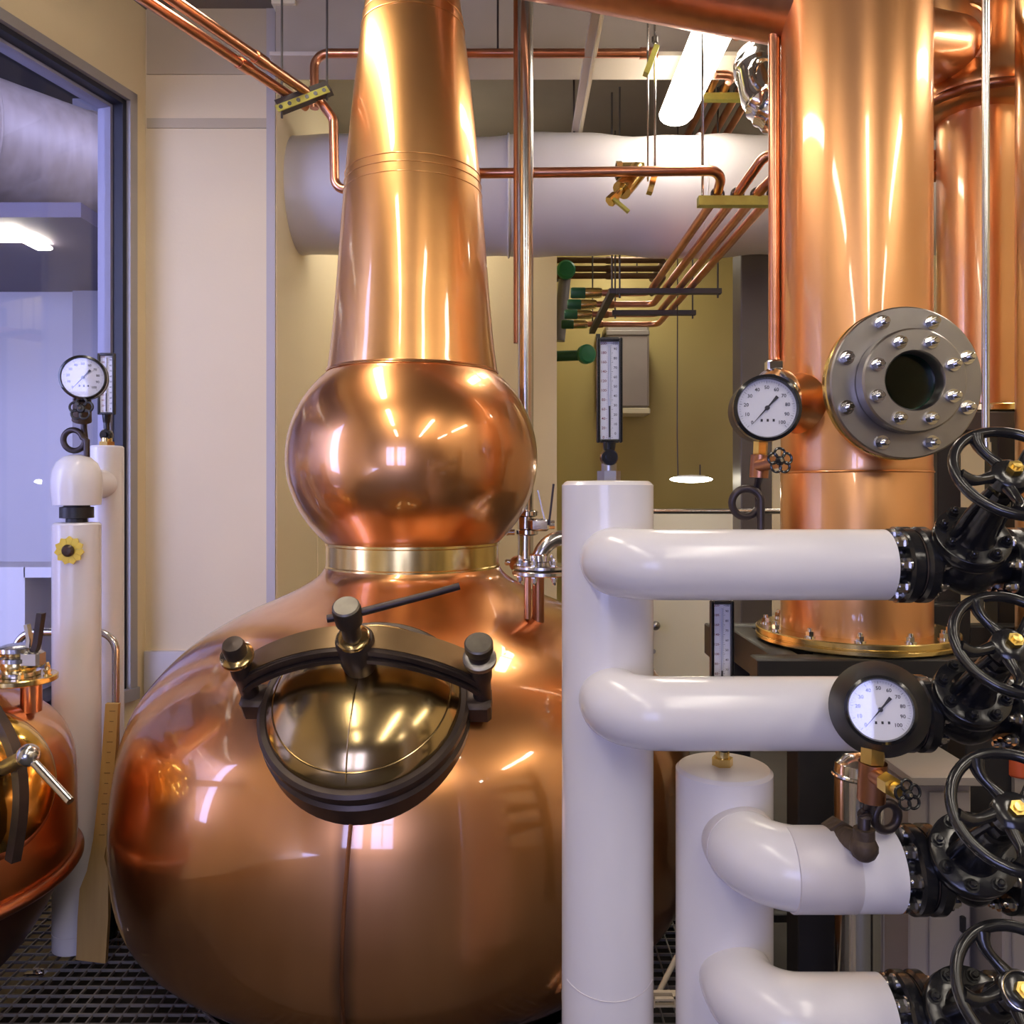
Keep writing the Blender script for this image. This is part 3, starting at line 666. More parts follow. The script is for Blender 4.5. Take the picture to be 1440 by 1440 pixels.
# bottle behind paddle
o=P(156,1335,2.95); o.z=0; a=thing('dark_bottle','small dark green bottle on the grating right of the paddle','bottle',o)
part('bottle_glass',B().lathe([(.02,0),(.022,.01),(.022,.1),(.012,.13),(.010,.15)],o,n=20),mat('bottle_dark',(.01,.02,.015),.1),a); part('cap',B().cyl(o+V((0,0,.15)),o+V((0,0,.165)),.013),CHROME,a)

# ------------------------------------------------------------------ floor grating
a=thing('floor_grating','dark steel floor grating of square mesh around the still foot','grating',(-1.5,3,-.04)); b=B()
gx0,gx1,gy0,gy1=-3.45,.82,1.97,4.08; rc=.80
def seg(b,fixed,lo,hi,axis):
    c0=(SX if axis=='y' else SY); cc=(SY if axis=='y' else SX); d=abs(fixed-c0); iv=[(lo,hi)]
    if d<rc:
        h=math.sqrt(rc*rc-d*d); iv=[(lo,cc-h),(cc+h,hi)]
    for u,v in iv:
        if v-u>.02:
            if axis=='x': b.box(((u+v)/2,fixed,-.015),(v-u,.005,.009))
            else: b.box((fixed,(u+v)/2,-.0165),(.005,v-u,.010))
y=gy0
while y<=gy1: seg(b,y,gx0,gx1,'x'); y+=.047
x=gx0
while x<=gx1: seg(b,x,gy0,gy1,'y'); x+=.046
part('mesh_bars',b,GRATE,a,kind='stuff')
b=B(); b.lathe([(rc,-.028),(rc+.006,-.028),(rc+.006,-.008),(rc,-.008),(rc,-.028)],OA,n=72); part('rim_band',b,GRATE,a)
o=P(50,1368,2.72); o.z=0.0; a=thing('grating_clip','small shiny steel clip lying on the grating at lower left','clip',o)
part('clip_plate',B().bevbox(o+V((0,0,.004)),(.07,.025,.006),.002),CHROME,a); part('clip_bolt',B().hexn(o+V((.0,0,.007)),o+V((0,0,.02)),.009).hexn(o+V((.022,0,.007)),o+V((.022,0,.018)),.006),CHROME,a)

# ------------------------------------------------------------------ second still at the left edge
QX,QY=-1.86,2.45; Q0=V((QX,QY,-.6)); QA=V((QX,QY,0))
s2=thing('copper_pot_still','smaller copper still with a bright brass manway, cut by the left picture edge','pot still',Q0)
bd=[(.44,.448),(.50,.452),(.505,.62),(.50,.75),(.47,.84),(.42,.90),(.34,.965),(.25,1.02),(.15,1.07),(.13,1.12)]
part('boiler_body',B().lathe(dense(bd,4),QA,n=96),COP,s2)
part('base_pan',B().lathe(dense([(.10,-.6),(.11,.06),(.22,.10),(.34,.18),(.43,.31),(.475,.44)],4),QA,n=80),mat('skirt_dark',(.09,.04,.025),.4,.6),s2)
part('base_ring',B().torus(QA+V((0,0,.445)),(0,0,1),.505,.02,80,10),COPD,s2)
part('neck',B().lathe([(.14,1.1),(.15,1.13),(.13,1.2),(.11,1.6)],QA,n=48),COPN,s2)
qn=V((.86,-.42,.40)).normalized(); qo=V((QX,QY,0))+V((qn.x,qn.y,0)).normalized()*.455+V((0,0,.79))
QF=frame(qo,qn,V((.6,.8,0)))
if (QF.to_3x3()@V((0,1,0))).z<0: QF=QF@M.Rotation(PI,4,'Z')
part('manway_ring',B(QF).lathe([(.20,-.09),(.205,.02),(.19,.03),(.175,.03),(.175,-.09)],n=56),COPD,s2)
part('manway_lid',B(QF).lathe([(.188,.025),(.188,.045),(.175,.06),(.14,.09),(.09,.11),(.04,.118),(0,.12)],n=56),mat('lid_gold',(.88,.60,.16),.12,1,bump=.06,bscale=12),s2,'polished brass lid')
yk=[V((0.0,-.215+.43*i/20,.09+.09*math.sin(PI*i/20))) for i in range(21)]
part('yoke',B(QF).bar(yk,V((1,0,0)),.013,.015),DSTEEL,s2)
hd=P(40,1062,1.90)
sr=part('clamp_screw',B().tube([QF@V((0,.02,.12)),hd],[.02,.018],16),DSTEEL,s2); part('screw_cap',B().sphere(hd,.026,16),STEEL,sr)
part('lever',B().tube([P(42,1066,1.90),P(99,1127,1.84)],.0095,12),CHROME,sr)
# valve set on second still
vo=P(45,985,2.50); a=thing('brass_valve_set','brass and steel valve stack with lever on the small left still','valve',vo)
part('stub',B().cyl(P(44,1000,2.52),P(44,962,2.52),.03),COPP,a); part('flange_plate',B().disc(P(30,958,2.5),P(30,954,2.5)+V((0,0,.01)),.10,.003,32),BRASS,a)
bm2=bolt_mesh('small_bolt',.009,.02,BRASS)
for k in range(6): t=2*PI*k/6; put('bolt',bm2,a,M.Translation(P(30,954,2.5)+V((.08*math.cos(t),.08*math.sin(t),.01))))
part('valve_body',B().cyl(P(28,955,2.5),P(26,915,2.5),.045,.03).sphere(P(27,935,2.5),.05,16).cyl(P(5,930,2.5),P(48,926,2.5),.03),BRASS,a)
for py in (946,926,912): part('clamp',B().lathe([(.04,-.012),(.058,-.006),(.058,.006),(.04,.012)],P(27,py,2.5),n=24),STEEL,a)
part('lever',B().bar([P(46,925,2.48),P(52,905,2.48),P(58,862,2.48)],V((0,1,0)),.012,.008),SIPH,a); part('lever',B().bar([P(40,918,2.48),P(42,900,2.48),P(38,878,2.48)],V((0,1,0)),.010,.005),STEEL,a)
part('side_valve',B().bevbox(P(46,926,2.48),(.06,.05,.05),.008),STEEL,a)

# ------------------------------------------------------------------ copper columns
KX,KY=1.08,2.60; kz0=EYE-197/F*KY
col=thing('copper_column','tall copper column with a bolted sight glass, right of the white pipes','column',(KX,KY,kz0))
zs=EYE+23/F*KY
part('lower_shell',B().lathe([(.2235,kz0),(.2235,zs-.004),(.222,zs)],(KX,KY,0),n=80),COPC,col)
part('upper_shell',B().lathe([(.2215,zs),(.2235,zs+.006),(.222,zs+.02),(.2225,CZ)],(KX,KY,0),n=80),COPC,col)
part('seam_bead',B().torus((KX,KY,zs+.001),(0,0,1),.2235,.0035,80,8),COPC,col)
fz=EYE-197/F*KY
fl=part('base_flange',B().lathe([(.20,-.03),(.297,-.03),(.30,-.027),(.30,-.017),(.297,-.0145),(.297,-.0125),(.30,-.01),(.30,.003),(.297,.006),(.20,.006)],(KX,KY,fz),n=72),BRASS,col,'brass base flange')
bk=bolt_mesh('base_bolt',.012,.022,CHROME)
for k in range(12):
    t=2*PI*(k+.35)/12; c_=V((KX+.268*math.cos(t),KY+.268*math.sin(t),fz))
    put('bolt',bk,col,M.Translation(c_+V((0,0,.006)))); put('nut',bk,col,M.Translation(c_+V((0,0,-.03)))@M.Rotation(PI,4,'X'))
# sight glass
sz=EYE+.292; 
part('sight_port',B().lathe([(.12,0),(.12,.16),(.15,.17)],(KX,KY-.15,sz),(0,-1,0),n=48),COPC,col)
Yf=2.258
part('backing_flange',B().lathe([(.207,0),(.211,.004),(.211,.022),(.207,.026)],(KX,Yf+.058,sz),(0,-1,0),n=72),BRASS,col,'brass backing flange')
of=part('sight_flange',B().lathe([(.12,0),(.205,0),(.209,.004),(.209,.028),(.205,.032),(.125,.032),(.12,.0)],(KX,Yf+.032,sz),(0,-1,0),n=72),STEELM,col,'wide grey steel flange')
inn=part('sight_ring',B().lathe([(.075,-.01),(.137,0),(.141,.004),(.141,.044),(.136,.049),(.082,.049),(.077,.042),(.077,-.01)],(KX,Yf,sz),(0,-1,0),n=64),STEELM,col,'inner steel ring')
part('sight_glass',B().disc((KX,Yf+.008,sz),(KX,Yf-.004,sz),.0775,.001,48),GREENG,inn,'round green-tinted glass')
part('port_bore',B().lathe([(.0775,.0),(.0785,.0),(.0785,.30),(0,.30)],(KX,Yf+.012,sz),(0,1,0),n=40),BLACKM,inn)
b1=bolt_mesh('sight_bolt',.0145,.030,CHROME)
for k in range(8):
    t=2*PI*(k+.5)/8; put('bolt',b1,col,M.Translation((KX+.178*math.cos(t),Yf,sz+.178*math.sin(t)))@M.Rotation(PI/2,4,'X')); 
    put('bolt',b1,col,M.Translation((KX+.110*math.cos(t),Yf-.049,sz+.110*math.sin(t)))@M.Rotation(PI/2,4,'X')@M.Scale(.92,4))
# side port with clamp
sp=V((KX,KY,EYE+.262)); dr=V((-.93,-.36,0)).normalized()
part('side_port',B().lathe([(.10,.20),(.088,.235),(.082,.25),(.080,.285),(.088,.292)],sp,dr,n=40),COPC,col)
part('port_clamp',B().lathe([(.085,.288),(.102,.294),(.104,.302),(.104,.318),(.102,.326),(.085,.332)],sp,dr,n=40).bevbox(sp+dr*.31+V((0,0,.11)),(.05,.04,.035),.006),CHROME,col,'shiny clamp ring'); part('port_cap',B().lathe([(.086,.33),(.08,.345),(0,.35)],sp,dr,n=40),STEEL,col)
tx=P(1089,300,2.66)
part('side_tube',B().tube(fillet([V((tx.x,tx.y,CZ)),V((tx.x,tx.y,EYE+.42)),V((tx.x+.04,tx.y-.02,EYE+.34))],.03,6),.019,16),COPP,col,'thin copper tube down the left side'); part('tube_ferrule',B().hexn(V((tx.x+.02,tx.y-.01,EYE+.385)),V((tx.x+.035,tx.y-.018,EYE+.345)),.028),GOLD,col)

# second column with hood
JX,JY=(1377-720)/F*3.15,3.15
c2=thing('copper_column','narrower copper column with a bulging hood behind the thin steel rod, right edge','column',(JX,JY,EYE+110/F*JY))
jr=55/F*JY*.985; zb=EYE+112/F*JY; zh=EYE+(688-160)/F*JY
part('shell',B().lathe([(jr,zb),(jr,zh)],(JX,JY,0),n=64),COPC,c2)
part('hood',B().lathe(dense([(jr-.005,zh-.03),(jr+.05,zh-.02),(jr+.085,zh+.02),(jr+.085,zh+.06),(jr+.06,zh+.10),(jr+.03,zh+.16),(jr+.025,zh+.25),(jr+.03,zh+.36),(jr+.01,zh+.5),(jr-.03,zh+.62),(jr-.1,zh+.7),(.02,zh+.74)],4),(JX,JY,0),n=72),COPC,c2)
part('brim_roll',B().torus((JX,JY,zh+.012),(0,0,1),jr+.08,.018,72,10),COPD,c2)
part('hood_saddle',B().tube([V((JX-.10,JY-.02,EYE+(688-75)/F*JY)),V((KX+.1,KY+.1,EYE+(688-78)/F*2.8))],.12,40),COPC,c2)
part('saddle_ring',B().torus(V((JX-.13,JY-.08,EYE+(688-75)/F*JY)),V((1,.5,0)),.125,.010,48,8),COPC,c2)
part('base_flange',B().lathe([(jr-.02,-.02),(jr+.05,-.02),(jr+.053,-.017),(jr+.053,.003),(jr+.05,.006),(jr-.02,.006)],(JX,JY,zb),n=56),BRASS,c2)
b3=bolt_mesh('flange_bolt_small',.011,.02,CHROME)
for k in range(8):
    t=2*PI*(k+.3)/8; put('bolt',b3,c2,M.Translation((JX+(jr+.03)*math.cos(t),JY+(jr+.03)*math.sin(t),zb+.006)))
# third column sliver
TX=P(1476,300,2.75).x
c3=thing('copper_column','dark copper column just cut off by the right picture edge','column',(TX,2.75,0))
part('shell',B().lathe([(42/F*2.75,0),(42/F*2.75,CZ)],(TX,2.75,0),n=48),COPC,c3); part('flange',B().lathe([(.10,1.0),(.15,1.0),(.15,1.02),(.10,1.02)],(TX,2.75,0),n=48),BRASS,c3)
q=P(1386,300,1.95); a=thing('thin_steel_rod','thin vertical stainless rod in front of the hooded column','rod',(q.x,q.y,EYE+60/F*1.95))
part('rod',B().cyl(V((q.x,q.y,EYE+62/F*1.95)),V((q.x,q.y,CZ)),.0085,n=14),STEEL,a); part('rod_end',B().cyl(V((q.x,q.y,EYE+52/F*1.95)),V((q.x,q.y,EYE+66/F*1.95)),.012,n=14),STEEL,a)

# column support frame (black steel)
fr=thing('black_steel_stand','black square-tube steel stand carrying the copper column','frame',(KX,KY,0))
ft=fz-.034
for y in (KY-.26,KY+.30): part('top_beam',B().bevbox((KX+.28,y,ft-.055),(1.35,.08,.11),.004),BLACKM,fr)
for x in (KX-.29,KX+.27): part('top_beam',B().bevbox((x,KY+.02,ft-.056),(.08,.48,.108),.004),BLACKM,fr)
for x,y in ((KX-.075-.14,KY-.26),(KX+.25,KY-.26),(KX+.62,KY-.26),(KX-.30,KY+.30),(KX+.27,KY+.30),(KX+.85,KY+.30)):
    part('leg',B().bevbox((x,y,(ft-.11)/2),(.14 if y<KY else .09,.10,ft-.112),.004),BLACKM,fr)
part('rail',B().bevbox((KX+.1,KY+.30,.10),(1.2,.04,.03),.003),BLACKM,fr)
part('brace',B().bar([V((KX-.36,KY-.2,ft-.02)),V((KX-.27,KY-.2,ft-.2))],V((0,1,0)),.03,.02),BLACKM,fr)
# tall dark frame behind the right valves
fr2=thing('black_steel_stand','tall black steel stand behind the upper black valves, carrying the hooded column','frame',(JX,JY,0))
for x in (1326,1410): 
    q=P(x,700,3.0); part('leg',B().bevbox((q.x,3.0,(zb-.10)/2),(.085,.09,zb-.10),.004),BLACKM,fr2)
part('top_plate',B().bevbox((JX+.06,JY,zb-.06),(.46,.40,.07),.004),POSTM,fr2)
q=P(1412,900,2.55); part('rear_leg',B().bevbox((q.x,2.9,.6),(.13,.10,1.2),.004),BLACKM,fr2)
# small white riser with nuts between column and frame
q=P(1306,760,2.72); a=thing('thin_white_riser','thin pale riser with steel nuts beside the copper column','pipe',(q.x,q.y,EYE-.46))
part('pipe_run',B().cyl(V((q.x,q.y,EYE-.46)),V((q.x,q.y,EYE+.12)),.012,n=14),WHITE2,a)
for py in (668,696,850,872): part('nut',B().hexn(P(1306,py,2.72)+V((0,0,-.01)),P(1306,py,2.72)+V((0,0,.012)),.016),CHROME,a)

# ------------------------------------------------------------------ globe valves
wheel_cache={}
def handwheel(a, c, nrm, R):
    f=frame(c,nrm,V((1,0,0))); b=B(f)
    b.torus((0,0,0),(0,0,1),R,R*.10,64,14)
    for k in range(48):           # knurled rim
        t=2*PI*k/48; b.box(V((R*1.06*math.cos(t),R*1.06*math.sin(t),0)),(R*.06,R*.05,R*.09),M.Rotation(t,3,'Z'))
    w_=part('handwheel',b,BLACK,a)
    for k in range(5):
        t=2*PI*k/5+PI/2+.2; b=B(f); pts=[]; rs=[]
        for j in range(9):
            u=j/8; rr_=R*(.2+.76*u); tt=t+.28*math.sin(u*PI*.8); pts.append(V((rr_*math.cos(tt),rr_*math.sin(tt),R*(-.16+.16*u)))); rs.append(R*(.15-.055*math.sin(PI*u)))
        b.tube(pts,rs,10); part('spoke',b,BLACK,w_)
    part('hub',B(f).lathe([(R*.26,-R*.32),(R*.34,-R*.26),(R*.34,-R*.04),(R*.26,R*.03),(R*.12,R*.04)],n=28),BLACK,w_)
    part('wheel_nut',B(f).hexn((0,0,R*.04),(0,0,R*.17),R*.14).lathe([(R*.08,R*.15),(R*.08,R*.24),(0,R*.25)],n=14),GOLD,w_,'brass wheel nut')
    return w_
vb=bolt_mesh('valve_bolt',.0085,.014,STEEL); vbb=bolt_mesh('bonnet_bolt',.008,.013,BLACK)
def valve(label, xe, xc, xr, Y, z, wc, Rw, pr, ring=False):
    c=V((xc,Y,z)); wc=V(wc); n=(wc-c).normalized()
    a=thing('globe_valve',label,'valve',c,'black iron globe valves')
    fr_=pr*1.02; fw=(xc-xe)
    # left flange pair
    part('flange_hub',B().cyl((xe-.004,Y,z),(xe+.024,Y,z),fr_*.62,fr_*.66,n=40),BLACK,a)
    part('flange',B().disc((xe+.020,Y,z),(xe+.046,Y,z),fr_*1.02,.005,48),BLACK,a)
    part('flange',B().disc((xe+.050,Y,z),(xe+.074,Y,z),fr_*1.02,.005,48),BLACK,a)
    part('gasket',B().cyl((xe+.045,Y,z),(xe+.051,Y,z),fr_*.9,n=40),IRON,a)
    for k in range(8):
        t=2*PI*(k+.5)/8+.3; p_=V((0,math.cos(t),math.sin(t)))*fr_*.80
        put('bolt',vb,a,M.Translation(V((xe+.020,Y,z))+p_)@M.Rotation(-PI/2,4,'Y')@M.Scale(1.25,4)); put('bolt',vb,a,M.Translation(V((xe+.074,Y,z))+p_)@M.Rotation(PI/2,4,'Y'))
    part('flange',B().disc((xr,Y,z),(xr+.026,Y,z),fr_,.005,48),BLACK,a)
    part('flange',B().disc((xr+.029,Y,z),(xr+.055,Y,z),fr_,.005,48),BLACK,a)
    for k in range(8):
        t=2*PI*(k+.5)/8+.3; p_=V((0,math.cos(t),math.sin(t)))*fr_*.80
        put('bolt',vb,a,M.Translation(V((xr+.0,Y,z))+p_)@M.Rotation(-PI/2,4,'Y'))
    # body: barrel along the pipe
    L=xr-(xe+.074); x0=xe+.074
    part('valve_body',B().lathe(dense([(pr*.52,0),(pr*.50,L*.10),(pr*.62,L*.25),(pr*.80,L*.42),(pr*.84,L*.55),(pr*.76,L*.70),(pr*.58,L*.86),(pr*.52,L)],5),(x0,Y,z),(1,0,0),n=44),BLACK,a)
    D=(wc-c).length; f=frame(c,n,V((1,0,0)))
    part('bonnet_neck',B(f).lathe(dense([(pr*.72,pr*.3),(pr*.66,pr*.75),(pr*.68,pr*.95)],4),n=36),BLACK,a)
    part('bonnet_flange',B(f).lathe([(pr*.68,pr*.92),(pr*.92,pr*.93),(pr*.94,pr*.96),(pr*.94,pr*1.12),(pr*.92,pr*1.15),(pr*.92,pr*1.18),(pr*.94,pr*1.2),(pr*.94,pr*1.36),(pr*.90,pr*1.39),(pr*.5,pr*1.42)],n=40),BLACK,a)
    for k in range(8):
        t=2*PI*(k+.5)/8; put('bolt',vbb,a,f@M.Translation((pr*.76*math.cos(t),pr*.76*math.sin(t),pr*1.39)))
    part('bonnet_cone',B(f).lathe(dense([(pr*.56,pr*1.40),(pr*.46,pr*1.62),(pr*.38,D*.62),(pr*.36,D*.72),(pr*.30,D*.75)],4),n=32),BLACK,a)
    for s_ in (-1,1): part('yoke_arm',B(f).tube([V((s_*pr*.5,0,pr*1.4)),V((s_*pr*.46,0,D*.6)),V((s_*pr*.25,0,D*.84))],[pr*.13,pr*.11,pr*.10],10),BLACK,a)
    part('gland_nut',B(f).hexn((0,0,D*.73),(0,0,D*.82),pr*.28),BLACK,a)
    part('stem',B(f).cyl((0,0,D*.7),(0,0,D*1.01),pr*.13,n=16),BRASS,a)
    w_=handwheel(a,wc,n,Rw)
    if ring: part('hub_ring',B(frame(wc,n)).torus((0,0,Rw*.05),(0,0,1),Rw*.30,Rw*.018,32,8),STEEL,w_)
    return a
Yv=1.437
def wpt(px,py,Y): return P(px,py,Y)
z1=EYE-106/F*Yv; z2_=EYE-315/F*Yv
xe1=(1243-720)/F*Yv
valve('topmost black globe valve, its handwheel seen nearly edge-on',xe1,.772,.852,Yv,z1,P(1424,664,1.245),.083,.0635)
valve('second black globe valve from the top, beside the flanged gauge',xe1,.772,.852,Yv,z2_,P(1424,905,1.245),.083,.0635)
Yw=1.36; z3=EYE-534/F*Yw; z4=EYE-744/F*Yw; xe3=(1253-720)/F*Yw
valve('third black globe valve from the top, on the bent white branch',xe3,.735,.80,Yw,z3,P(1428,1140,1.135),.081,.068)
valve('lowest black globe valve, with a pale ring round its wheel hub',(1243-720)/F*Yw,.725,.795,Yw,z4,P(1436,1394,1.12),.081,.068,True)
a=thing('valve_header','dark vertical steel header beyond the right ends of the black valves','pipe',(1.22,1.40,0))
part('header_pipe',B().cyl((1.22,1.4,0),(1.22,1.4,2.0),.07,n=32),BLACKM,a)
for (xr,Y,z) in ((.852+.055,Yv,z1),(.852+.055,Yv,z2_),(.80+.055,Yw,z3),(.795+.055,Yw,z4)):
    part('branch_pipe',B().cyl((xr,Y,z),(1.2,Y,z),.045,n=28),BLACKM,a)

# ------------------------------------------------------------------ equipment low on the right
q=P(1208,1110,2.0); a=thing('stainless_can','shiny stainless cylinder behind the lower gauge','vessel',(q.x,q.y,0))
r_=32/F*2.0*1.05; zt=EYE-372/F*2.0
part('shell',B().lathe([(r_,0),(r_,zt-.05),(r_*.97,zt-.02),(r_*.6,zt),(0,zt+.004)],(q.x,q.y,0),n=48),CHROME,a); part('rim',B().torus((q.x,q.y,zt-.05),(0,0,1),r_,.006,48,8),CHROME,a)
q=P(1322,1240,2.05); a=thing('grey_control_box','grey steel control cabinet standing behind the black valves','cabinet',(q.x,2.2,0))
zt=EYE-410/F*2.05
part('cabinet_body',B().bevbox((q.x,2.2,zt/2),(.155,.30,zt),.004),BOX,a); part('cabinet_lid',B().bevbox((q.x+.005,2.19,zt+.012),(.19,.36,.024),.003),BOX,a)
part('door_panel',B().bevbox((q.x+.02,2.046,zt/2),(.10,.008,zt-.05),.002),BOX,a); part('latch',B().bevbox((q.x+.05,2.038,zt*.6),(.012,.012,.04),.002),BLACKM,a)
q=P(1325,1075,2.5); a=thing('slanted_grey_hood','slanted grey metal hood behind the control cabinet','hood',(q.x,2.75,.6))
b=B(); b.prism([V((q.x-.14,2.42,.72)),V((q.x+.16,2.42,.62)),V((q.x+.16,2.42,.40)),V((q.x-.14,2.42,.40))],V((0,.35,0))); part('hood_body',b,BOX,a); part('edge_strip',B().bar([V((q.x-.14,2.41,.725)),V((q.x+.16,2.41,.625))],V((0,1,0)),.01,.006),BLACKM,a)
part('support_leg',B().box((q.x,2.6,.2),(.2,.2,.4)),BOX,a)
q=P(1432,1075,2.3); a=thing('orange_motor_cover','small orange cover behind the third handwheel at the right edge','cover',(q.x,2.3,0))
part('cover',B().lathe([(.03,.0),(.034,.005),(.034,.05),(.02,.065),(0,.067)],V((q.x,2.3,EYE-387/F*2.3-.03)),n=24),ORANGE,a); part('pedestal',B().box((q.x,2.3,(EYE-387/F*2.3-.03)/2),(.05,.05,EYE-387/F*2.3-.03)),BOX,a)
q=P(1446,1330,1.95); 
a=thing('pale_cabinet','pale grey cabinet low at the right picture edge','cabinet',(q.x+.05,2.07,0)); part('cabinet_body',B().bevbox((q.x+.05,2.07,.36),(.22,.24,.72),.004),BOX,a)
part('panel',B().bevbox((q.x+.05,1.946,.36),(.18,.008,.64),.002),BOX,a)
# pale equipment panels between the stand legs
for i,(x0,x1) in enumerate(((1178,1196),(1200,1240))):
    q0,q1=P(x0,1300,3.3),P(x1,1300,3.3)
    a=thing('beige_floor_panel',['narrow beige panel between the black stand legs','wider beige panel with a dark handle between the black stand legs'][i],'panel',((q0.x+q1.x)/2,3.3,0))
    part('panel',B().bevbox(((q0.x+q1.x)/2,3.3,.28),(q1.x-q0.x,.04,.56),.003),BOX,a); part('panel_strip',B().box(((q0.x+q1.x)/2,3.277,.02),(q1.x-q0.x,.01,.03)),BLACKM,a)
    if i: part('handle',B().bevbox((q1.x-.03,3.27,.44),(.03,.02,.09),.004),BLACKM,a)
# slotted strut near the floor between the standpipes
q=P(938,1405,2.2); a=thing('slotted_strut','pale slotted steel strut low between the two white standpipes','strut',(q.x,2.2,0))
b=B()
for x in (-.22,-.10,.02,.14): b.box((q.x+x+.03,2.2,q.z),(.07,.04,.022))
b.box((q.x,2.215,q.z),(.56,.012,.024)); b.box((q.x,2.188,q.z+.008),(.56,.012,.006)); b.box((q.x,2.188,q.z-.008),(.56,.012,.006)); part('rail',b,BEAML,a)
part('foot',B().box((q.x-.2,2.2,q.z/2-.006),(.03,.03,q.z-.012)).box((q.x+.2,2.2,q.z/2-.006),(.03,.03,q.z-.012)),BLACKM,a)
a=thing('leaning_rod','thin pale rod leaning behind the two white standpipes','rod',P(925,1400,2.28)); part('rod',B().cyl(P(924,1400,2.28),P(952,1345,2.34),.008,n=10),BEAML,a)

# ------------------------------------------------------------------ background through the opening
q0,q1=P(1042,700,5.2),P(1086,700,5.2); a=thing('dark_steel_post','dark brown square steel post right of the opening','post',((q0.x+q1.x)/2,5.2,0))
part('shaft',B().bevbox(((q0.x+q1.x)/2,5.3,1.58),(q1.x-q0.x,.2,3.16),.006),POSTM,a); part('foot_plate',B().box(((q0.x+q1.x)/2,5.3,.012),(.32,.3,.02)),POSTM,a)
q0,q1=P(830,725,6.45),P(1046,725,6.45); a=thing('cream_half_wall','cream half-height partition below the rail in the opening','partition',((q0.x+q1.x)/2,6.5,0))
part('panel',B().bevbox(((q0.x+q1.x)/2,6.5,(EYE-.205)/2),(q1.x-q0.x,.08,EYE-.16),.006),CREAMP,a); part('door_handle',B().cyl(P(922,880,6.45),P(922,880,6.39),.01).sphere(P(922,880,6.38),.036,14),STEELM,a); part('lock',B().cyl(P(919,916,6.455),P(919,916,6.42),.018),STEELM,a)
q0,q1=P(800,719,4.35),P(1345,719,4.35); a=thing('steel_handrail','thin brown metal handrail crossing the opening','rail',((q0.x+q1.x)/2,4.35,0)); part('rail',B().cyl(q0,q1,.014,n=12),STEEL,a)
for x in (q0.x+.08,q1.x-.08): part('stanchion',B().cyl((x,4.35,0),(x,4.35,q0.z),.014,n=12),STEEL,a)
q=P(877,520,7.9); a=thing('grey_wall_heater','grey unit heater hung on the ochre far wall','heater',(q.x,7.9,q.z-.4))
part('casing',B().bevbox((q.x,7.8,q.z),(.40,.36,.78),.02),BOX,a); part('drip_tray',B().bevbox((q.x+.07,7.79,q.z-.42),(.28,.34,.06),.01),CREAMP,a); part('top_panel',B().bevbox((q.x,7.79,q.z+.30),(.40,.37,.05),.008),mat('heater_top',(.30,.27,.24),.5),a); part('bracket',B().bar([V((q.x-.24,7.95,q.z+.35)),V((q.x-.24,7.95,q.z-.4))],V((0,1,0)),.02,.02),BLACKM,a)
q=P(972,674,5.6); a=thing('pendant_light','slim white pendant light hanging on a thin cord in the far room','lamp',q)
part('lamp_diffuser',B().sphere(q,.145,24,(1,.35,.16)),PEND,a); part('lamp_shell',B().lathe([(.11,.014),(.09,.026),(0,.03)],q,n=24),LAMPB,a)
b=B(); b.tube([q+V((-.09,0,.02)),q+V((-.095,0,.3)),q+V((-.09,0,CZ-q.z))],.004,8); b.cyl(q+V((.06,0,.02)),q+V((.06,0,.10)),.004,n=8); part('cord',b,SIPH,a)

# pipe rack: four copper lines under the duct, running away and turning left in the far room
ZR=EYE+1.27
names=['first copper line from the left in the rack of four under the duct','second copper line from the left in the rack of four under the duct','third copper line from the left in the rack of four under the duct','rightmost copper line in the rack of four under the duct']
rackx=[.885,.97,1.055,1.125]
ends=[(412,.36),(428,.36),(442,.36),(456,.36)]
for i in range(4):
    x=rackx[i]; Ye=1.27*F/(688-ends[i][0])
    st=[V((-.45,3.50,ZR+.067)),V((x,3.46,ZR+.067)),V((x,3.56,ZR))] if i==0 else [V((2.0,3.40,ZR+.15-.045*i)),V((x+.07,3.38,ZR+.15-.045*i)),V((x,3.54,ZR))]
    pth=fillet(st+[V((x,Ye,ZR)),V((.42,Ye,ZR))],.06,7)
    a=thing('copper_pipe',names[i],'pipe',(x,4.2,ZR-.02)); part('pipe_run',B().tube(pth,.021,14),COPP,a)
    part('union',B().lathe([(.026,0),(.028,.02),(.028,.06),(.026,.08)],(.62,Ye,ZR),(1,0,0),n=14),COPD,a)
    part('brass_union',B().lathe([(.03,0),(.034,.02),(.034,.12),(.03,.14)],(.44,Ye,ZR),(1,0,0),n=14),BRASS,a)
    part('green_sleeve',B().lathe([(.03,0),(.036,.01),(.036,.09),(.03,.1)],(.38,Ye,ZR),(1,0,0),n=14),GREEND,a)
def strut(name,label,p0,p1,m,h=.02,holes=0):
    p0,p1=V(p0),V(p1); a=thing(name,label,'bracket',(p0+p1)/2,'pipe support struts'); d=(p1-p0); 
    part('channel',B().bar([p0,p1],V((0,1,0)) if abs(d.normalized().y)<.9 else V((1,0,0)),.022,h),m,a); return a
def clip(a,p,r=.026): part('pipe_clamp',B().torus(p,(0,1,0),r,.005,24,8),STRUTD,a)
s_=strut('pipe_strut','yellow strut under the four copper lines, nearest below the duct',V((.80,3.55,ZR-.033)),V((1.32,3.55,ZR-.033)),YELL)
for x in rackx: clip(s_,V((x,3.55,ZR)))
part('threaded_rod',B().cyl((.82,3.55,ZR-.05),(.82,3.55,CZ-.36),.006,n=8),STEEL,s_); part('threaded_rod',B().cyl((1.30,3.55,ZR-.05),(1.30,3.55,CZ),.006,n=8),STEEL,s_)
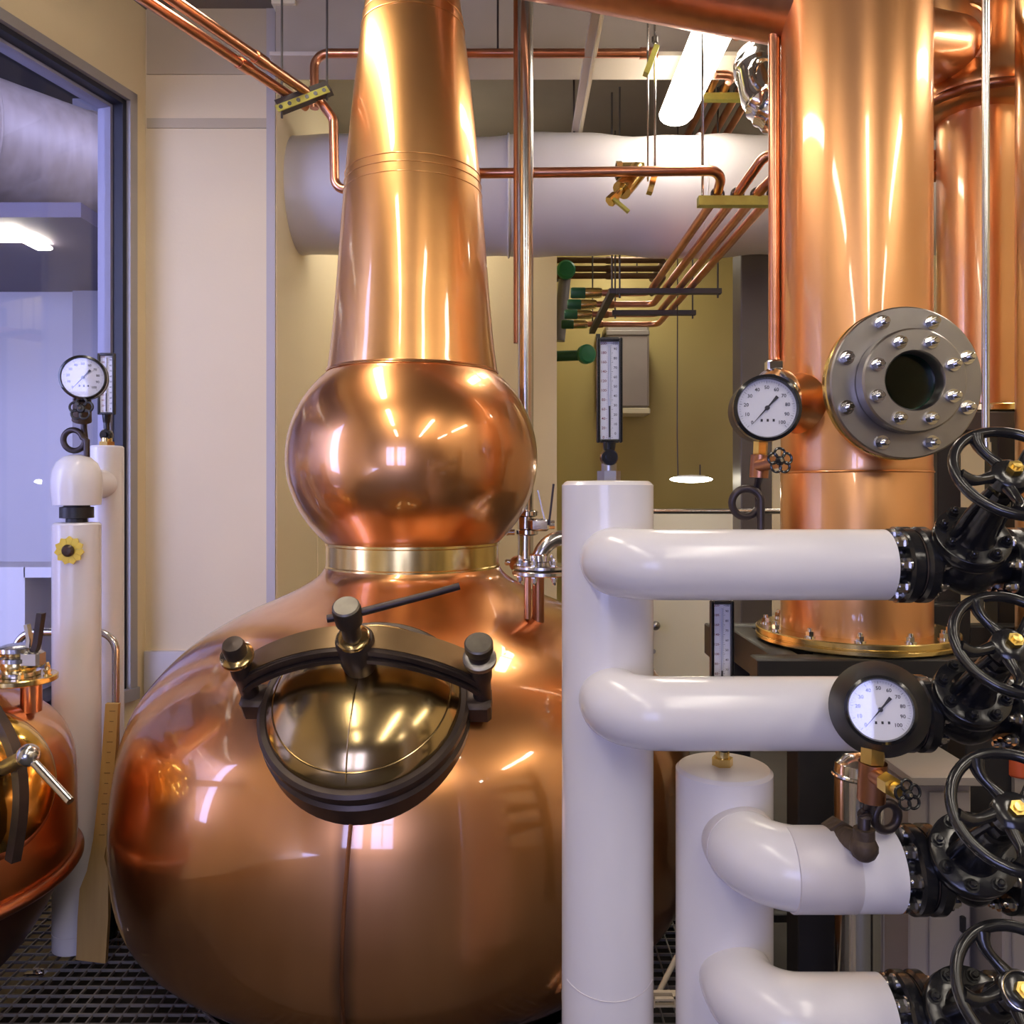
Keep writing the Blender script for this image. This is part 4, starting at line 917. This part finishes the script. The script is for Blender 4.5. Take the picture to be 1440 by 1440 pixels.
for (py,lb,x0,x1) in ((393,'dark strut across the four copper lines where they enter the far room',.65,1.30),(436,'lowest dark strut where the four copper lines turn left',.70,1.28)):
    Y=max(1.25*F/(688-py),5.13); s_=strut('pipe_strut',lb,V((x0,Y,ZR-.04)),V((x1,Y,ZR-.04)),STRUTD,.016)
    for x in (x0+.02,x1-.02): part('threaded_rod',B().cyl((x,Y,ZR-.08),(x,Y,CZ),.006,n=8),STRUTD,s_)
q=V((.60,6.1,ZR-.04)); s_=strut('pipe_strut','slanting strut across the left-turned copper lines',V((.63,5.15,ZR-.03)),V((.63,6.5,ZR-.03)),STRUTD,.016)
for y in (5.2,6.45): part('threaded_rod',B().cyl((.63,y,ZR-.04),(.63,y,CZ),.006,n=8),STRUTD,s_)
COPSHADE = mat('copper_shaded',(.16,.09,.045),.5,.6)
# upper copper lines in the far room, shade put into their dark colour
for i,(py,lb) in enumerate(((366,'uppermost brown pipe under the far ceiling'),(378,'second brown pipe under the far ceiling'),(388,'lowest brown pipe under the far ceiling'))):
    Y=6.6; z=EYE+(688-py)/F*Y; a=thing('brown_pipe',lb,'pipe',(.7,Y,z)); part('pipe_run',B().tube(fillet([V((.36,Y,z)),V((1.22,Y,z)),V((1.22,Y+.6,z))],.06,5),.024,12),COPSHADE,a); part('collar',B().lathe([(.026,0),(.029,.01),(.029,.05),(.026,.06)],(.75,Y,z),(1,0,0),n=14),COPSHADE,a)
    part('hanger',B().cyl((1.0,Y,z),(1.0,Y,CZ),.006,n=8),STRUTD,a)
for (px,py,Y,r_,lb) in ((795,381,6.6,.075,'round green valve cap beside the opening edge'),(822,499,6.4,.075,'lower round green valve on the far room wall')):
    q=P(px,py,Y); a=thing('green_valve',lb,'valve',q)
    part('cap',B().lathe([(r_*.9,0),(r_,.01),(r_,.05),(r_*.8,.065),(0,.07)],q,(.1,-1,0) if py<400 else (.4,-1,0),n=28),GREEN,a)
    part('valve_body',B().cyl(q+V((-.02,.02,0)),q+V((-.10 if py<400 else -.38,.3 if py<400 else .1,0)),r_*.55,n=18),GREEND if py>400 else STRUTD,a)
    if py<400: part('grey_stem',B().cyl(q+V((.0,.05,-.03)),q+V((-.05,.06,-.55)),.05,n=18),mat('stem_grey',(.22,.22,.24),.4,.4),a)

# upper rack, right of lamp
ZU=EYE+2.30
for i,x in enumerate((1.14,1.22,1.31,1.39)):
    a=thing('copper_pipe',['first','second','third','fourth'][i]+' copper pipe from the left under the dark ceiling, right of the strip lamp','pipe',(x,5,ZU)); part('pipe_run',B().tube([V((x,3.9+.2*(i%2),ZU)),V((x,5.9,ZU))],.023,14),COPP,a); part('coupling',B().lathe([(.028,0),(.028,.06)],(x,4.35,ZU),(0,1,0),n=14),COPP,a)
s_=strut('pipe_strut','yellow strut under the ceiling pipes, right of the strip lamp',V((1.07,4.76,ZU-.04)),V((1.5,4.76,ZU-.04)),YELL)
part('threaded_rod',B().cyl((1.085,4.76,ZU-.05),(1.085,4.76,CZ),.005,n=8),STEEL,s_); part('threaded_rod',B().cyl((1.47,4.76,ZU-.05),(1.47,4.76,CZ),.006,n=8),STEEL,s_)
for i in range(4): clip(s_,V(((1.14,1.22,1.31,1.39)[i],4.76,ZU)),.03)
q=P(1070,112,3.4); a=thing('foil_duct_elbow','crumpled shiny foil duct bend beside the copper column top','duct',q)
pth=fillet([q+V((.25,.5,.30)),q+V((-.0,.1,.12)),q+V((.03,.0,-.13)),q+V((.25,-.0,-.2))],.12,9)
part('foil_tube',B().tube(pth,[.085+.008*(k%2) for k in range(len(pth))],28),CHROME,a); part('end_ring',B().torus(q+V((.02,-.02,-.0)),V((.4,-1,.2)),.08,.012,36,8),CHROME,a)

# ceiling lines over the still
a=thing('copper_pipe','upper copper pipe running along the ceiling beam behind the neck','pipe',(.2,3.9,EYE+2.06)); zz=EYE+613/F*3.9
part('pipe_run',B().tube(fillet([V((P(442,75,3.9).x,3.9,EYE+1.9-.1)),V((P(442,75,3.9).x,3.9,zz)),V((P(925,75,3.9).x,3.9,zz))],.07,7),.021,14),COPP,a)
part('pipe_run',B().tube(fillet([V((P(1006,75,4.1).x,4.1,zz)),V((P(1036,75,4.1).x,4.1,zz)),V((P(1030,75,4.1).x,4.17,zz-.0))],.05,5),.021,14),COPP,a)
for px in (600,930): part('coupling',B().lathe([(.026,0),(.026,.06)],P(px-30,75,3.9),(1,0,0),n=14),COPP,a)
part('hanger',B().cyl(P(700,75,3.9),V((P(700,75,3.9).x,3.9,CZ)),.005,n=8),SIPH,a)
# left pipe pair
L0,L1=P(415,137,3.55),P(200,-10,2.27)
dirp=V((.448,1,0))
for i in range(2):
    off=V((-.03+.065*i,0,.012+.022*i)); z=L0.z+off.z
    p0=V((L0.x,L0.y,0))+off; p0.z=z; p1=p0-dirp.normalized()*2.4
    if i==1: pth=fillet([p1,p0,p0+V((.05,.10,-.005)),V((P(469,165,3.68).x,3.68,p0.z-.07)),V((P(471,243,3.68).x,3.68,ZR+.067)),V((P(560,245,3.6).x,3.66,ZR+.067))],.05,7)
    else: pth=[p1,p0+dirp.normalized()*.12]
    a=thing('copper_pipe',['lower left copper pipe of the pair running up to the top left corner','upper right copper pipe of the pair at top left, bending down behind the neck'][i],'pipe',(p0.x,p0.y,z)); part('pipe_run',B().tube(pth,.021,14),COPP,a); part('coupling',B().lathe([(.026,0),(.026,.06)],p0-dirp.normalized()*.3,dirp,n=14),COPP,a)
s0,s1=P(392,158,3.53),P(464,130,3.62)
a=thing('pipe_strut','dark strut with a yellow slotted face holding the left copper pipe pair','bracket',(s0+s1)/2,'pipe support struts')
part('channel',B().bar([s0+V((0,0,.02)),s1+V((0,0,.02))],V((0,1,0)),.03,.022),STRUTD,a)
part('yellow_face',B().bar([s0+V((0,-.032,-.0)),s1+V((0,-.032,-.0))],V((0,1,0)),.003,.015),YELL,a)
b=B()
for k in range(6): c_=s0.lerp(s1,(k+.5)/6)+V((0,-.036,0)); b.lathe([(.009,0),(.009,.002)],c_,(0,-1,0),n=10)
part('slots',b,BLACKM,a)
for p_ in (s0.lerp(s1,.06),s0.lerp(s1,.94)): part('threaded_rod',B().cyl(p_+V((0,0,-.03)),V((p_.x,p_.y,CZ)),.005,n=8),STRUTD,a)
# light conduit on the ceiling
a=thing('ceiling_conduit','pale conduit running back along the ceiling, left of the strip lamp','conduit',P(825,100,4.0)); part('conduit',B().bar([P(845,-10,3.45),P(808,203,4.85)],V((1,0,0)),.028,.02),BEAML,a)
part('lip',B().bar([P(850,-10,3.44),P(811,203,4.84)],V((1,0,0)),.006,.026),CREAMP,a)
a=thing('ceiling_brace','pale folded metal brace at the top left above the copper pipes','brace',P(405,60,4.2)); part('plate',B().prism([P(388,20,4.2),P(402,12,4.2),P(424,90,4.2),P(405,92,4.2)],V((0,.02,0))),CREAMP,a); part('flange',B().box(P(402,10,4.22),(.12,.1,.02)),CREAMP,a)
# double rod hanger with brass valve
for i,(px,py0,py1,lb) in enumerate(((913,85,255,'left'),(923,85,245,'right'))): pass
a=thing('rod_hanger','pair of thin steel rods with yellow clips hanging beside the strip lamp','hanger',P(917,255,3.58)); 
part('threaded_rod',B().cyl(P(911,255,3.58),V((P(911,255,3.58).x,3.58,CZ)),.0045,n=8),STEEL,a); part('threaded_rod',B().cyl(P(921,245,3.6),V((P(921,245,3.6).x,3.6,CZ)),.0055,n=8),STEEL,a)
part('yellow_clip',B().bar([P(923,66,3.57),P(908,105,3.57)],V((0,1,0)),.02,.012),YELL,a); part('yellow_clip',B().bar([P(923,236,3.55),P(913,272,3.55)],V((0,1,0)),.02,.012),BRASS,a); part('rod_nut',B().hexn(P(921,60,3.6),P(921,52,3.6),.014),STRUTD,a)
vo=P(885,255,3.57); a=thing('brass_ball_valve','old brass ball valve with yellow lever on the copper line under the duct','valve',vo)
part('valve_body',B().cyl(P(866,240,3.57),P(905,240,3.57),.034,n=14).cyl(P(897,240,3.56),P(874,268,3.5),.042,n=14).hexn(P(866,240,3.57),P(874,240,3.57),.042),BRASS,a); part('drain',B().cyl(P(874,268,3.5),P(860,284,3.48),.016,n=12).hexn(P(866,276,3.49),P(857,284,3.48),.024),BRASS,a)
part('lever',B().bar([P(862,280,3.47),P(870,286,3.46),P(884,298,3.44)],V((0,1,0)),.012,.006),YELL,a)
# little wall socket outline by the still shoulder
a=thing('wall_access_plate','small cream access plate on the side wall left of the brass collar','plate',P(432,800,5.2)); q=V((EX+.012,5.35,EYE-.42)); part('plate',B().bevbox(q,(.008,.34,.42),.002),WALLS,a); part('rim',B().box(q+V((.006,0,.16)),(.004,.25,.012)),SIPH,a)
